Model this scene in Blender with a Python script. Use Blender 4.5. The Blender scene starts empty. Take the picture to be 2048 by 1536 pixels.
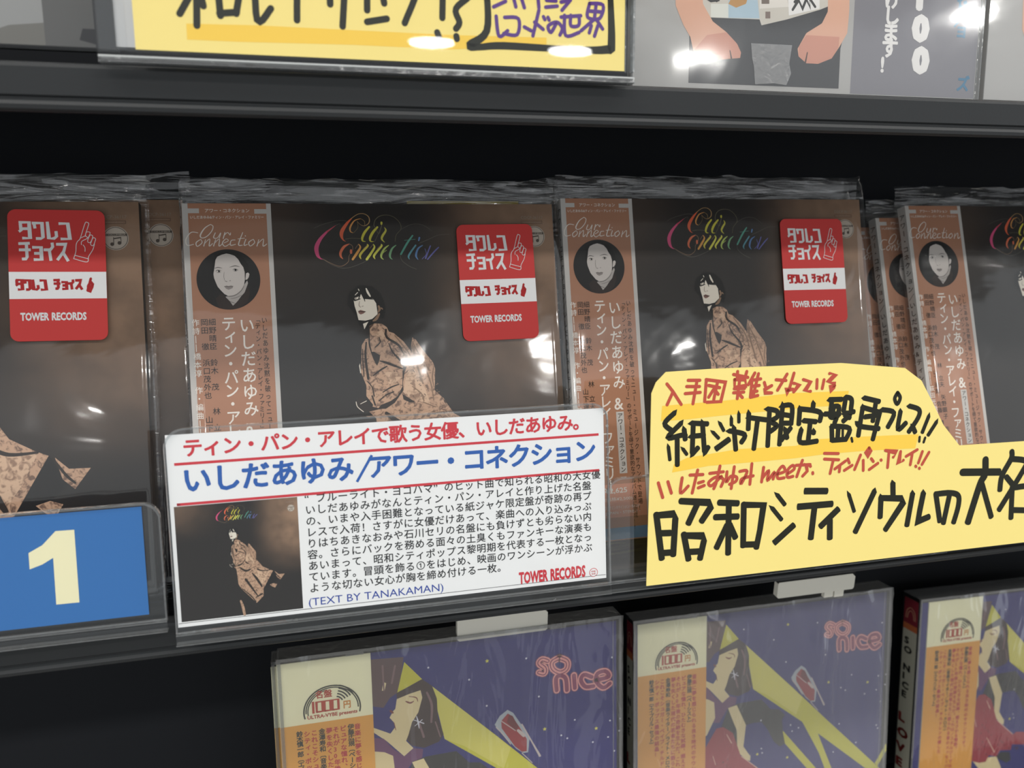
import bpy, math, random
from mathutils import Vector, Matrix, noise
from mathutils.geometry import tessellate_polygon
# ---------------------------------------------------------------- camera, light, exposure
COL = bpy.context.scene.collection
SC = bpy.context.scene
_M = (((0.967669,0.051765,-0.246854),(-0.251745,0.258472,-0.932640),(0.015527,0.964631,0.263147)))                                   # rows: world axes seen by the camera
cam = bpy.data.cameras.new('camera'); camo = bpy.data.objects.new('camera', cam); COL.objects.link(camo)
cam.sensor_width = 36; cam.lens = 36*1650/2048; cam.clip_start = .005; cam.clip_end = 50
camo.matrix_world = Matrix.Translation((0, 0, 1.35)) @ Matrix(_M).to_4x4()
cam.dof.use_dof = True; cam.dof.focus_distance = .300; cam.dof.aperture_fstop = 14
SC.camera = camo
SC.view_settings.view_transform = 'Standard'; SC.view_settings.look = 'None'
SC.view_settings.exposure = 0.0; SC.view_settings.gamma = 1; SC.view_settings.use_curve_mapping = False
w = bpy.data.worlds.new('store_ambience'); SC.world = w; w.use_nodes = True
w.node_tree.nodes['Background'].inputs[0].default_value = (.93, .97, 1, 1)
w.node_tree.nodes['Background'].inputs[1].default_value = .74
def area(name, loc, sx, sy, power, rot=(0, 0, 0), col=(1, .98, .94)):
    l = bpy.data.lights.new(name, 'AREA'); l.shape = 'ELLIPSE' if name == 'spot_lamp' else 'RECTANGLE'; l.size = sx; l.size_y = sy; l.energy = power; l.color = col
    o = bpy.data.objects.new(name, l); COL.objects.link(o); o.location = loc; o.rotation_euler = rot
    return o
for yy in (-.5, -1.5):                                             # two rows of ceiling strip lights over the aisle
    for xx in (-2.4, -.8, .8, 2.4):
        area('ceiling_lamp', (xx, yy, 2.74), 1.2, .16, 13)
for xx, yy in ((-1.2, -4.25), (.7, -3.6), (1.42, -3.62), (2.15, -3.6), (3.2, -2.8)):   # small spots further down the shop
    area('spot_lamp', (xx, yy, 2.72), .22, .12, 6)
# ---------------------------------------------------------------- materials
def lin(h):
    h = h.lstrip('#'); c = [int(h[i:i+2], 16)/255 for i in (0, 2, 4)]
    return tuple((x/12.92 if x <= .04045 else ((x+.055)/1.055)**2.4) for x in c)+(1,)
_mats = {}
def mat(name, hexc, rough=.55, spec=.35, metal=0, bump=0, bscale=400):
    key = (name, hexc, rough)
    if key in _mats: return _mats[key]
    m = bpy.data.materials.new(name); m.use_nodes = True; b = m.node_tree.nodes['Principled BSDF']
    b.inputs['Base Color'].default_value = lin(hexc); b.inputs['Roughness'].default_value = rough
    b.inputs['Specular IOR Level'].default_value = spec; b.inputs['Metallic'].default_value = metal
    if bump:
        n = m.node_tree; t = n.nodes.new('ShaderNodeTexNoise'); t.inputs['Scale'].default_value = bscale; t.inputs['Detail'].default_value = 4
        bp = n.nodes.new('ShaderNodeBump'); bp.inputs['Strength'].default_value = bump; bp.inputs['Distance'].default_value = .0005
        tc = n.nodes.new('ShaderNodeTexCoord'); n.links.new(tc.outputs['Object'], t.inputs['Vector'])
        n.links.new(t.outputs['Fac'], bp.inputs['Height']); n.links.new(bp.outputs['Normal'], b.inputs['Normal'])
    _mats[key] = m
    return m
def ink(hexc): return mat('print_ink', hexc, .6, .25)
def film(name, tint=(1, 1, 1), gain=1.0, rough=.05, scale=(60, 60, 60), strength=.3, haze=0., dist=.0006, streak=None, distort=.8):
    m = bpy.data.materials.new(name); m.use_nodes = True; n = m.node_tree; n.nodes.clear(); N = n.nodes.new; L = n.links.new
    out = N('ShaderNodeOutputMaterial'); mix = N('ShaderNodeMixShader'); tr = N('ShaderNodeBsdfTransparent'); gl = N('ShaderNodeBsdfGlossy')
    fr = N('ShaderNodeFresnel'); geo = N('ShaderNodeNewGeometry'); io = N('ShaderNodeMapRange'); io.inputs[3].default_value = 1.5; io.inputs[4].default_value = 1/1.5; L(geo.outputs['Backfacing'], io.inputs[0]); L(io.outputs[0], fr.inputs['IOR']);   # thin sheet: same reflectance from both sides
    mu = N('ShaderNodeMath'); mu.operation = 'MULTIPLY'; mu.use_clamp = True; mu.inputs[1].default_value = gain
    tr.inputs['Color'].default_value = tint+(1,); gl.inputs['Roughness'].default_value = rough; gl.inputs['Color'].default_value = (1, 1, 1, 1)
    tc = N('ShaderNodeTexCoord'); mp = N('ShaderNodeMapping'); mp.inputs['Scale'].default_value = scale
    tx = N('ShaderNodeTexNoise'); tx.inputs['Scale'].default_value = 1; tx.inputs['Detail'].default_value = 3; tx.inputs['Roughness'].default_value = .45; tx.inputs['Distortion'].default_value = distort
    bp = N('ShaderNodeBump'); bp.inputs['Strength'].default_value = strength; bp.inputs['Distance'].default_value = dist
    L(tc.outputs['Object'], mp.inputs['Vector']); L(mp.outputs['Vector'], tx.inputs['Vector']); L(tx.outputs['Fac'], bp.inputs['Height'])
    for x in (gl, fr): L(bp.outputs['Normal'], x.inputs['Normal'])
    L(fr.outputs[0], mu.inputs[0]); L(mu.outputs[0], mix.inputs[0]); L(tr.outputs[0], mix.inputs[1]); L(gl.outputs[0], mix.inputs[2])
    last = mix
    if haze:
        df = N('ShaderNodeBsdfDiffuse'); df.inputs['Color'].default_value = (.8, .8, .8, 1); m2 = N('ShaderNodeMixShader'); m2.inputs[0].default_value = haze
        L(mix.outputs[0], m2.inputs[1]); L(df.outputs[0], m2.inputs[2]); last = m2
    L(last.outputs[0], out.inputs['Surface'])
    return m
BAG = film('polypropylene_bag_film', gain=1.5, rough=.06, scale=(18, 26, 18), strength=.3, dist=.0009, haze=.006)
BAGTOP = film('crumpled_bag_film', gain=1.7, rough=.09, scale=(22, 240, 90), strength=.75, dist=.0016, haze=.018)
WRAP = film('shrink_wrap_film', gain=3.2, rough=.06, scale=(55, 14, 40), strength=.6, dist=.0026, haze=.015)
WRAP2 = film('glare_veil_wrap_film', gain=3.2, rough=.06, scale=(55, 14, 40), strength=.8, dist=.003, haze=.11)  # stronger white haze paints the reflected veil onto the second case's wrap
ACRYL = film('clear_acrylic', tint=(.97, .98, .98), gain=1.0, rough=.02, scale=(8, 8, 8), strength=.05, dist=.0005)
ACRED = film('clear_acrylic_edge', tint=(.72, .75, .76), gain=2.0, rough=.12, scale=(300, 300, 300), strength=.35, haze=.07)
LID = film('clear_polystyrene', tint=(.97, .97, .97), gain=1.0, rough=.02, scale=(9, 9, 9), strength=.08, dist=.001)
LIDED = film('clear_polystyrene_edge', tint=(.5, .52, .53), gain=2.0, rough=.15, scale=(200, 200, 200), strength=.3, haze=.12)
def cover_mat():
    m = bpy.data.materials.new('printed_cover_stock'); m.use_nodes = True; n = m.node_tree; N = n.nodes.new; L = n.links.new
    b = n.nodes['Principled BSDF']; b.inputs['Roughness'].default_value = .5; b.inputs['Specular IOR Level'].default_value = .25
    tc = N('ShaderNodeTexCoord'); sp = N('ShaderNodeSeparateXYZ'); L(tc.outputs['Object'], sp.inputs[0])
    def mr(src, a, c, d, e):
        r = N('ShaderNodeMapRange'); r.interpolation_type = 'SMOOTHSTEP'; r.inputs[1].default_value = a; r.inputs[2].default_value = c; r.inputs[3].default_value = d; r.inputs[4].default_value = e
        L(src, r.inputs[0]); return r.outputs[0]
    def ma(op, a, c):
        r = N('ShaderNodeMath'); r.operation = op; r.use_clamp = True
        for i, q in enumerate((a, c)):
            if isinstance(q, (int, float)): r.inputs[i].default_value = q
            else: L(q, r.inputs[i])
        return r.outputs[0]
    right = ma('MULTIPLY', mr(sp.outputs[0], .078, .128, 0, 1), mr(sp.outputs[1], .04, .10, .0, 1))
    left = ma('MULTIPLY', mr(sp.outputs[0], .0, .055, .5, 0), mr(sp.outputs[1], .09, .14, 0, 1))
    nz = N('ShaderNodeTexNoise'); nz.inputs['Scale'].default_value = 55; nz.inputs['Detail'].default_value = 8; L(tc.outputs['Object'], nz.inputs['Vector'])
    f = ma('MULTIPLY', ma('ADD', right, left), mr(nz.outputs['Fac'], .25, .7, .55, 1))
    cr = N('ShaderNodeValToRGB'); cr.color_ramp.elements[0].color = lin('#1f1b19'); cr.color_ramp.elements[1].color = lin('#94765f'); L(f, cr.inputs[0])
    L(cr.outputs[0], b.inputs['Base Color'])
    return m
COVER = cover_mat()
# ---------------------------------------------------------------- geometry helpers (local millimetres: x right, y up from the top-left corner, z towards the viewer)
def frame(pl):
    O, t, yaw, roll = pl; t, yw, r = map(math.radians, (t, yaw, roll))
    u = Vector((math.cos(yw), math.sin(yw), 0)); b = Vector((-math.sin(yw), math.cos(yw), 0))
    up = math.cos(t)*Vector((0, 0, 1))+math.sin(t)*b
    u2 = math.cos(r)*u+math.sin(r)*up; up2 = -math.sin(r)*u+math.cos(r)*up
    return Vector(O), u2, up2, u2.cross(up2)
def at(pl, x, y, z=0):
    O, u, up, n = frame(pl); return O+(u*x+up*y+n*z)/1000
def tag(o, label=None, cat=None, group=None, kind=None):
    if label: o['label'] = label
    if cat: o['category'] = cat
    if group: o['group'] = group
    if kind: o['kind'] = kind
    return o
def thing(name, pl, H, label, cat, group=None, dx=0):
    """Empty at the bottom-left corner of a leaning card or case whose top-left corner is the frame origin"""
    O, u, up, n = frame(pl); e = bpy.data.objects.new(name, None); COL.objects.link(e); e.empty_display_size = .02
    p = O+(-up*H+u*dx)/1000
    e.matrix_world = Matrix.Translation(p) @ Matrix((u, up, n)).transposed().to_4x4()
    tag(e, label, cat, group); return e
class MB:
    """collects polygons, ribbons and letters; build() links them as ONE mesh object"""
    def __init__(s, H=0): s.zc = 0; s.v = []; s.f = []; s.mi = []; s.m = []; s.H = H; s.smooth = False
    def slot(s, m):
        if m not in s.m: s.m.append(m)
        return s.m.index(m)
    def add(s, vs, fs, m):
        k = len(s.v); i = s.slot(m); s.v += [(x/1000, (y+s.H)/1000, z/1000) for x, y, z in vs]
        for f in fs: s.f.append(tuple(k+j for j in f)); s.mi.append(i)
    def build(s, name, parent=None, label=None):
        me = bpy.data.meshes.new(name); me.from_pydata(s.v, [], s.f)
        for m in s.m: me.materials.append(m)
        me.polygons.foreach_set('material_index', s.mi)
        if s.smooth: me.polygons.foreach_set('use_smooth', [True]*len(s.f))
        me.update(); o = bpy.data.objects.new(name, me); COL.objects.link(o)
        if parent: o.parent = parent
        if label: o['label'] = label
        return o
    def poly(s, pts, m, z=0):
        if isinstance(pts, str): pts = P(pts)[0]
        pts = [(p[0], p[1]) for p in pts]
        vs = [Vector((x, y, 0)) for x, y in pts]; tris = tessellate_polygon([vs]); out = []
        for a, b, c in tris:
            cr = (vs[b]-vs[a]).cross(vs[c]-vs[a]).z
            out.append((a, b, c) if cr > 0 else (a, c, b))
        s.add([(x, y, z) for x, y in pts], out, m)
    def rect(s, x0, y0, x1, y1, m, z=0): s.add([(x0, y0, z), (x1, y0, z), (x1, y1, z), (x0, y1, z)], [(0, 1, 2, 3) if (x1-x0)*(y1-y0) > 0 else (0, 3, 2, 1)], m)
    def box(s, x0, y0, z0, x1, y1, z1, m, bev=0, mf=None):
        if bev:
            b = bev
            o = [(x0+b, y0), (x1-b, y0), (x1, y0+b), (x1, y1-b), (x1-b, y1), (x0+b, y1), (x0, y1-b), (x0, y0+b)]
            s.prism(o, z0, z1, m, mf); return
        v = [(x0, y0, z0), (x1, y0, z0), (x1, y1, z0), (x0, y1, z0), (x0, y0, z1), (x1, y0, z1), (x1, y1, z1), (x0, y1, z1)]
        s.add(v, [(0, 3, 2, 1), (0, 1, 5, 4), (1, 2, 6, 5), (2, 3, 7, 6), (3, 0, 4, 7)], m); s.add(v, [(4, 5, 6, 7)], mf or m)
    def prism(s, o, z0, z1, m, mf=None):
        n = len(o); v = [(x, y, z0) for x, y in o]+[(x, y, z1) for x, y in o]
        s.add(v, [tuple(reversed(range(n)))]+[(i, (i+1) % n, n+(i+1) % n, n+i) for i in range(n)], m)
        s.poly(o, mf or m, z1)
    def disc(s, cx, cy, r, m, z=0, ry=None, n=40):
        ry = ry or r; s.add([(cx+r*math.cos(2*math.pi*i/n), cy+ry*math.sin(2*math.pi*i/n), z) for i in range(n)], [tuple(range(n))], m)
    def ribbon(s, pts, w, m, z=0, t0=0, t1=0, smooth=True, cap=True):
        pts = [(p[0], p[1], p[2] if len(p) > 2 else w) for p in pts]; s.zc = (s.zc+.0012) % .05; z += s.zc
        if smooth and len(pts) > 2:
            q = []
            for i in range(len(pts)-1):
                p0 = pts[max(i-1, 0)]; p1 = pts[i]; p2 = pts[i+1]; p3 = pts[min(i+2, len(pts)-1)]
                for k in range(5):
                    t = k/5; q.append(tuple(.5*((2*b)+(-a+c)*t+(2*a-5*b+4*c-d)*t*t+(-a+3*b-3*c+d)*t**3) for a, b, c, d in zip(p0, p1, p2, p3)))
            q.append(pts[-1]); pts = q
        pts = [p for i, p in enumerate(pts) if i == 0 or (p[0]-pts[i-1][0])**2+(p[1]-pts[i-1][1])**2 > 1e-7]
        n = len(pts)
        if n < 2: s.disc(pts[0][0], pts[0][1], pts[0][2]/2, m, z, n=10); return
        vs = []
        for i, (x, y, ww) in enumerate(pts):
            a = pts[max(i-1, 0)]; b = pts[min(i+1, n-1)]; dx, dy = b[0]-a[0], b[1]-a[1]; L = math.hypot(dx, dy) or 1; nx, ny = -dy/L, dx/L
            if not smooth and 0 < i < n-1:
                d1 = Vector((x-a[0], y-a[1])).normalized(); d2 = Vector((b[0]-x, b[1]-y)).normalized(); c = max(.5, math.sqrt(max(0, (1+d1.dot(d2))/2))); ww = ww/c
            vs += [(x+nx*ww/2, y+ny*ww/2, z), (x-nx*ww/2, y-ny*ww/2, z)]
        s.add(vs, [(2*i, 2*i+1, 2*i+3, 2*i+2) for i in range(n-1)], m)
        for e, tp in ((0, t0), (n-1, t1)):
            x, y, ww = pts[e]; q = pts[1] if e == 0 else pts[n-2]; d = Vector((x-q[0], y-q[1])); 
            if d.length == 0: continue
            d.normalize(); nx, ny = -d.y, d.x; r = ww/2; ext = tp if tp else 1
            if tp == -1: continue
            fan = [(x+nx*r, y+ny*r, z)]+[(x+nx*r*math.cos(a)+d.x*r*ext*math.sin(a), y+ny*r*math.cos(a)+d.y*r*ext*math.sin(a), z) for a in (math.pi*k/6 for k in range(1, 6))]+[(x-nx*r, y-ny*r, z)] if tp <= 1 else [(x+nx*r, y+ny*r, z), (x+nx*r*.35+d.x*r*tp, y+ny*r*.35+d.y*r*tp, z), (x-nx*r, y-ny*r, z)]
            s.add(fan, [tuple(reversed(range(len(fan))))], m)
    def strokes(s, data, w, m, z=0, t0=0, t1=0, smooth=True, f=None):
        for st in P(data):
            if f: st = [f(*p) for p in st]
            s.ribbon(st, w, m, z, t0, t1, smooth)
    def glyph(s, ch, x, y, sx, sy, m, z, bold=0, rot=0, shear=0):
        vs, fs, _ = glyph(ch, bold)
        if rot: vs = [(yy+.12, .88-xx, q) for xx, yy, q in vs]
        s.add([(x+(vx+shear*vy)*sx, y+vy*sy, z+q) for vx, vy, q in vs], fs, m)
    def hline(s, txt, x0, y0, x1, y1, size, m, z=0, bold=0):
        """full-width characters evenly pitched from baseline start to baseline end"""
        n = len(txt); dx = (x1-x0)/n; dy = (y1-y0)/n
        for i, c in enumerate(txt):
            if c != '　': s.glyph(c, x0+dx*i+(dx-size)/2, y0+dy*i, size, size, m, z, bold)
    def vline(s, txt, xc, y0, y1, size, m, z=0, bold=0, sx=1, xc1=None):
        n = len(txt); p = (y0-y1)/n
        for i, c in enumerate(txt):
            if c in '　 ': continue
            x = xc-size*sx/2+((xc1-xc)*i/n if xc1 is not None else 0); y = y0-p*(i+1)+(p-size)/2+.12*size
            rot = c in 'ー「」『』〔〕（）—―…‐'
            if c in '、。': x += size*.55; y += size*.55
            if c in 'ィァゥェォッャュョ': x += size*.1; y += size*.08
            s.glyph(c, x, y, size*sx, size, m, z, bold, rot)
    def fit(s, txt, x0, y0, x1, y1, m, z=0, bold=0, shear=0):
        """string stretched to a box; (x0,y0) lower left, (x1,y1) upper right"""
        vs, fs, _ = glyph(txt, bold); vs = [(a+shear*b, b, q) for a, b, q in vs]
        ax = min(v[0] for v in vs); bx = max(v[0] for v in vs); ay = min(v[1] for v in vs); by = max(v[1] for v in vs)
        s.add([(x0+(a-ax)/(bx-ax)*(x1-x0), y0+(b-ay)/(by-ay)*(y1-y0), z+q) for a, b, q in vs], fs, m)
_g = {}
def glyph(txt, bold=0):
    k = (txt, bold)
    if k in _g: return _g[k]
    if bold:                                   # heavier weight: the outline laid down several times, slightly shifted
        vs, fs, _ = glyph(txt, 0); V = []; F = []; q = 0
        for dx, dy in ((0, 0), (1, 0), (-1, 0), (0, 1), (0, -1), (.7, .7), (-.7, .7), (.7, -.7), (-.7, -.7)):
            k0 = len(V); V += [(x+dx*bold, y+dy*bold, len(V)*0+.0025*q) for x, y, _z in vs]; q += 1; F += [[k0+i for i in f] for f in fs]
        _g[k] = (V, F, 1); return _g[k]
    c = bpy.data.curves.new('glyph', 'FONT'); c.body = txt; c.resolution_u = 2
    o = bpy.data.objects.new('glyph', c); COL.objects.link(o)
    dg = bpy.context.evaluated_depsgraph_get(); me = bpy.data.meshes.new_from_object(o.evaluated_get(dg))
    vs = [(v.co.x, v.co.y, 0) for v in me.vertices]; fs = []
    for p in me.polygons:
        f = list(p.vertices); a, b, d = (vs[f[0]], vs[f[1]], vs[f[2]])
        if (b[0]-a[0])*(d[1]-a[1])-(b[1]-a[1])*(d[0]-a[0]) < 0: f.reverse()
        fs.append(f)
    bpy.data.meshes.remove(me); bpy.data.objects.remove(o); bpy.data.curves.remove(c)
    _g[k] = (vs or [(0, 0, 0), (1, 1, 0)], fs, 1); return _g[k]
def P(s): return [[tuple(map(float, t.split(','))) for t in st.split()] for st in s.split('/') if st.strip()]
def bbox(s):
    a = [p for st in P(s) for p in st]; return min(p[0] for p in a), min(p[1] for p in a), max(p[0] for p in a), max(p[1] for p in a)
def reparent_copy(src, name_parent, dx=0, dy=0, dz=0):
    c = src.copy(); COL.objects.link(c); c.parent = name_parent; c.location = Vector(src.location)+Vector((dx, dy, dz))/1000
    for ch in src.children:
        d = ch.copy(); COL.objects.link(d); d.parent = c
    return c
# ---------------------------------------------------------------- the place: floor, far wall, display rack
def plain(name, vs, fs, m, **k):
    me = bpy.data.meshes.new(name); me.from_pydata(vs, [], fs); me.materials.append(m); o = bpy.data.objects.new(name, me); COL.objects.link(o); tag(o, **k); return o
def wbox(mb, x0, y0, z0, x1, y1, z1, m): mb.box(x0*1000, y0*1000, z0*1000, x1*1000, y1*1000, z1*1000, m)
floor = MB(); floor.box(-3000, -5600, -20, 3000, 1200, 0, mat('vinyl_floor', '#8d8a84', .35, .4)); tag(floor.build('floor'), kind='structure')
cl = MB(); cl.box(-3000, -3250, 2800, 3000, 1200, 2840, mat('ceiling_board', '#8f8f8c', .85, .2)); tag(cl.build('ceiling'), kind='structure')
wb = MB(); wb.box(-3000, 800, 0, 3000, 840, 3000, mat('painted_wall', '#b9b7b2', .8, .2)); tag(wb.build('wall_back'), kind='structure')
RACK = mat('grey_powder_coated_steel', '#2c2e30', .45, .3, bump=.06, bscale=900)
BLK = mat('matt_black_panel', '#212327', .75, .2)
rack = bpy.data.objects.new('display_rack', None); COL.objects.link(rack); rack.location = (.1, .35, 0)
tag(rack, 'dark grey steel display rack holding three rows of discs', 'shelf')
RX0, RX1 = -.55, .85
def rack_part(name, mb, label=None):
    o = mb.build(name, rack, label); o.location = (-.1, -.35, 0); return o
def rail(z0, z1, y):
    """lip extruded along the shelf: flat face, groove, rounded bead at the foot"""
    prof = [(y+.004, z1), (y+.0012, z1), (y+.0003, z1-.0004), (y, z1-.0012)]
    h = z1-z0; prof += [(y, z0+.0042), (y+.0007, z0+.0036), (y+.0007, z0+.0032), (y-.0001, z0+.0027), (y-.0006, z0+.0018), (y-.0004, z0+.0007), (y+.0005, z0), (y+.004, z0)]
    b = MB(); n = len(prof); b.add([(RX0*1000, p[0]*1000, p[1]*1000) for p in prof]+[(RX1*1000, p[0]*1000, p[1]*1000) for p in prof],
        [(i, n+i, n+(i+1) % n, (i+1) % n) for i in range(n)]+[tuple(range(n)), tuple(reversed(range(n, 2*n)))], RACK)
    return b
rack_part('shelf_rail', rail(1.3600, 1.3723, .25), 'upper grey rail under the yellow card and posters')
rack_part('shelf_rail', rail(1.1950, 1.2075, .25), 'middle grey rail carrying the card holders')
for z, y1 in ((1.3690, .335), (1.1965, .312)):
    b = MB(); wbox(b, RX0, .2545, z-.003, RX1, y1, z, RACK); rack_part('shelf_deck', b)
b = MB()
for (ya, za, yb, zb) in ((.312, 1.1965, .3632, 1.3740), (.335, 1.369, .372, 1.70), (.358, .992, .3785, 1.194)):
    t = .002
    vs = [(RX0, ya, za), (RX1, ya, za), (RX1, yb, zb), (RX0, yb, zb), (RX0, ya+t, za), (RX1, ya+t, za), (RX1, yb+t, zb), (RX0, yb+t, zb)]
    b.add([tuple(c*1000 for c in v) for v in vs], [(0, 1, 2, 3), (7, 6, 5, 4), (0, 4, 5, 1), (2, 6, 7, 3), (1, 5, 6, 2), (3, 7, 4, 0)], BLK)
rack_part('back_panel', b, 'matt black back panel')
b = MB(); wbox(b, RX0, .255, .989, RX1, .358, .992, RACK); rack_part('shelf_deck', b)
for x0_, x1_, y0_, y1_, z1_ in ((-.010, .120, .270, .2840, 1.0365), (-.010, .120, .2845, .298, 1.0270), (.150, .280, .299, .325, 1.0155)):   # low black risers under the two left cases
    b = MB(); wbox(b, x0_, y0_, .992, x1_, y1_, z1_, BLK); rack_part('riser_block', b)
for x in (RX0, RX1-.03):
    b = MB(); wbox(b, x, .385, 0, x+.03, .43, 1.9, RACK); rack_part('upright_post', b)
# white block added out of view as a reflector for the lower cases
t = bpy.data.objects.new('reflector_block', None); COL.objects.link(t); t.location = (1.2, -1.3, 0); tag(t, 'white reflector block added unseen behind the viewer', 'reflector')
b = MB(); b.box(-650, -300, 0, 650, 300, 960, mat('reflector_white', '#dcdcde', .5, .3)); o = b.build('reflector_body', t)
b = MB(); b.box(-680, -330, 960, 680, 330, 990, mat('reflector_white', '#dcdcde', .5, .3)); b.build('reflector_top', t)
# ---------------------------------------------------------------- paper sleeve discs in bags (middle row)
CW = 135
def mottle(c0, c1, sc):
    key = ('mottle', c0, c1)
    if key in _mats: return _mats[key]
    m = bpy.data.materials.new('printed_coat_ink'); m.use_nodes = True; n = m.node_tree; b = n.nodes['Principled BSDF']; b.inputs['Roughness'].default_value = .6
    tc = n.nodes.new('ShaderNodeTexCoord'); tx = n.nodes.new('ShaderNodeTexNoise'); tx.inputs['Scale'].default_value = sc; tx.inputs['Detail'].default_value = 3; tx.inputs['Distortion'].default_value = 1.2
    cr = n.nodes.new('ShaderNodeValToRGB'); cr.color_ramp.elements[0].position = .36; cr.color_ramp.elements[1].position = .52; cr.color_ramp.elements[0].color = lin(c0); cr.color_ramp.elements[1].color = lin(c1)
    n.links.new(tc.outputs['Object'], tx.inputs['Vector']); n.links.new(tx.outputs['Fac'], cr.inputs[0]); n.links.new(cr.outputs[0], b.inputs['Base Color']); _mats[key] = m
    return m
# generic cover print: woman in a blowing trench coat, script title in rainbow colours
def cover_print():
    a = MB(CW)
    tan = mottle('#6b5040', '#b9957a', 520); lt = mottle('#8d6e58', '#c9a88c', 380); dk = ink('#2a211c'); cream = ink('#dcd4c6'); lip = ink('#7d5a52'); md = ink('#856a55')
    hair = ink('#0e0c0c')
    a.poly('54.51,-36.94 55.44,-32.66 59.46,-29.89 64.04,-30.53 67.10,-33.31 68.61,-38.42 67.66,-42.73 65.89,-42.31 62.10,-46.51 58.65,-44.95 57.12,-40.60', hair, .05)
    a.poly('57.04,-35.65 58.32,-34.71 59.22,-34.38 59.81,-33.31 60.59,-35.13 62.37,-35.00 64.14,-35.22 65.12,-36.87 65.44,-40.86 63.38,-42.59 60.87,-43.16 58.41,-42.86 57.86,-39.90 57.28,-37.73', cream, .08)
    a.poly('59.92,-44.28 61.91,-43.55 60.34,-46.30', cream, .08)
    a.strokes('61.79,-31.38,0.43 62.31,-32.83,0.78 63.06,-34.22,0.50/58.95,-31.49,0.28 59.17,-32.04,0.28/57.67,-33.62,0.21 58.60,-32.74,0.28/57.43,-34.87,0.21 58.87,-34.37,0.28', .3, cream, .1)
    a.strokes('59.24,-34.02,0.49 58.82,-35.26,0.28/60.51,-33.51,0.78 61.08,-36.04,0.21/60.96,-34.89,0.57 64.13,-35.40,0.21/57.39,-35.66,0.49 59.36,-35.10,0.35', .4, hair, .11)
    a.strokes('59.13,-35.99,0.21 58.88,-37.42,0.28 59.37,-38.15,0.28/59.91,-37.88,0.28 60.45,-37.75,0.21', .2, ink('#9c8f84'), .11)
    a.poly('58.41,-39.63 59.31,-39.16 61.23,-39.79 60.30,-40.52 59.29,-40.84 58.61,-40.36', lip, .11)
    a.strokes('58.51,-39.64,0.18 59.81,-39.82,0.28 61.12,-39.86,0.18', .2, dk, .13)
    a.strokes('65.95,-37.98,0.71 66.25,-39.07,0.89 65.65,-40.14,0.50/66.98,-38.73,0.57 67.32,-39.11,0.36/65.97,-40.87,0.71 64.80,-42.64,1.07 63.70,-43.32,0.50', .4, md, .1)
    # coat
    a.poly('62.18,-45.07 64.00,-44.24 66.84,-44.51 68.56,-45.84 69.19,-47.49 70.95,-48.09 74.38,-51.31 77.23,-55.42 76.97,-53.59 77.72,-49.98 78.95,-50.76 81.80,-55.25 84.87,-59.40 85.64,-62.00 85.00,-70.01 88.14,-73.10 89.43,-76.47/87.45,-72.47 91.84,-79.07 99.20,-83.44 103.38,-85.42 97.72,-95.17 91.54,-105.90 91.15,-114.18 83.19,-122.13 67.20,-103.21 64.21,-97.73 62.84,-79.15/60.46,-76.56 62.01,-74.15 59.72,-70.80 59.93,-66.87 58.25,-62.13 59.03,-52.14 60.50,-49.86 61.57,-49.73'.replace('/', ' '), tan, .05)
    a.poly('57.68,-59.60 58.08,-58.72 58.25,-62.13 57.98,-62.48', cream, .06)
    a.poly('62.18,-54.78 63.25,-54.65 65.49,-56.00 65.22,-57.79 64.21,-59.90 63.09,-57.70', dk, .08)
    a.poly('73.41,-62.14 75.34,-60.06 74.09,-62.90 73.35,-66.49 73.37,-69.38 69.87,-73.88 66.54,-75.85 63.70,-75.68 64.84,-74.31 68.48,-73.08 71.09,-71.43 73.09,-67.92', dk, .09)
    a.poly('72.93,-70.80 74.67,-71.99 77.46,-73.96 75.64,-74.07 73.18,-72.81', dk, .09)
    a.poly('55.91,-72.72 57.24,-71.01 59.97,-72.60 60.58,-74.42 64.77,-75.74 60.46,-76.56 58.00,-76.41 56.34,-74.53', dk, .06)
    a.strokes('55.91,-72.72,0.28 56.34,-74.53,0.28 58.35,-76.44,0.28/57.45,-73.53,0.21 59.62,-72.58,0.28', .3, cream, .1)
    a.poly('66.74,-62.54 69.09,-62.12 71.93,-62.80 72.73,-64.64 70.27,-66.69 68.12,-66.76 67.51,-64.74', lt, .07)
    a.poly('75.60,-61.88 77.79,-61.63 81.70,-69.83 83.22,-75.38 77.86,-73.25 74.69,-71.63 73.33,-70.10 74.33,-65.09', lt, .065)
    a.poly('63.80,-48.01 66.72,-46.67 67.99,-49.61 66.48,-51.00 64.47,-48.76', lt, .07)
    a.strokes('60.72,-51.13,0.50 60.19,-56.85,0.78 60.77,-64.41,0.92/62.14,-45.79,0.35 61.83,-51.53,0.57 62.52,-55.15,0.35/68.15,-46.73,0.72 68.35,-49.62,0.79 72.50,-52.68,0.87 74.80,-56.77,0.58/59.24,-53.58,0.28 59.14,-58.59,0.35 59.22,-63.61,0.28/68.95,-51.82,0.36 70.20,-55.12,0.57 73.57,-59.25,0.79 74.17,-61.45,0.94/65.38,-58.16,0.36 67.83,-58.99,0.93 70.64,-60.20,0.79 73.45,-61.42,0.51/62.60,-63.42,0.35 65.55,-61.41,0.64 67.76,-60.25,0.43/65.81,-69.69,0.36 68.76,-68.05,0.50 71.69,-67.12,0.36/64.21,-72.84,0.28 66.82,-70.83,0.50 69.75,-69.73,0.43/60.36,-65.46,0.28 62.01,-67.70,0.35 62.54,-70.95,0.43/61.83,-70.91,0.50 62.72,-74.19,0.57/65.49,-49.52,0.36 65.75,-51.33,0.43 63.88,-53.05,0.36', .4, dk, .1, smooth=True)
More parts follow.
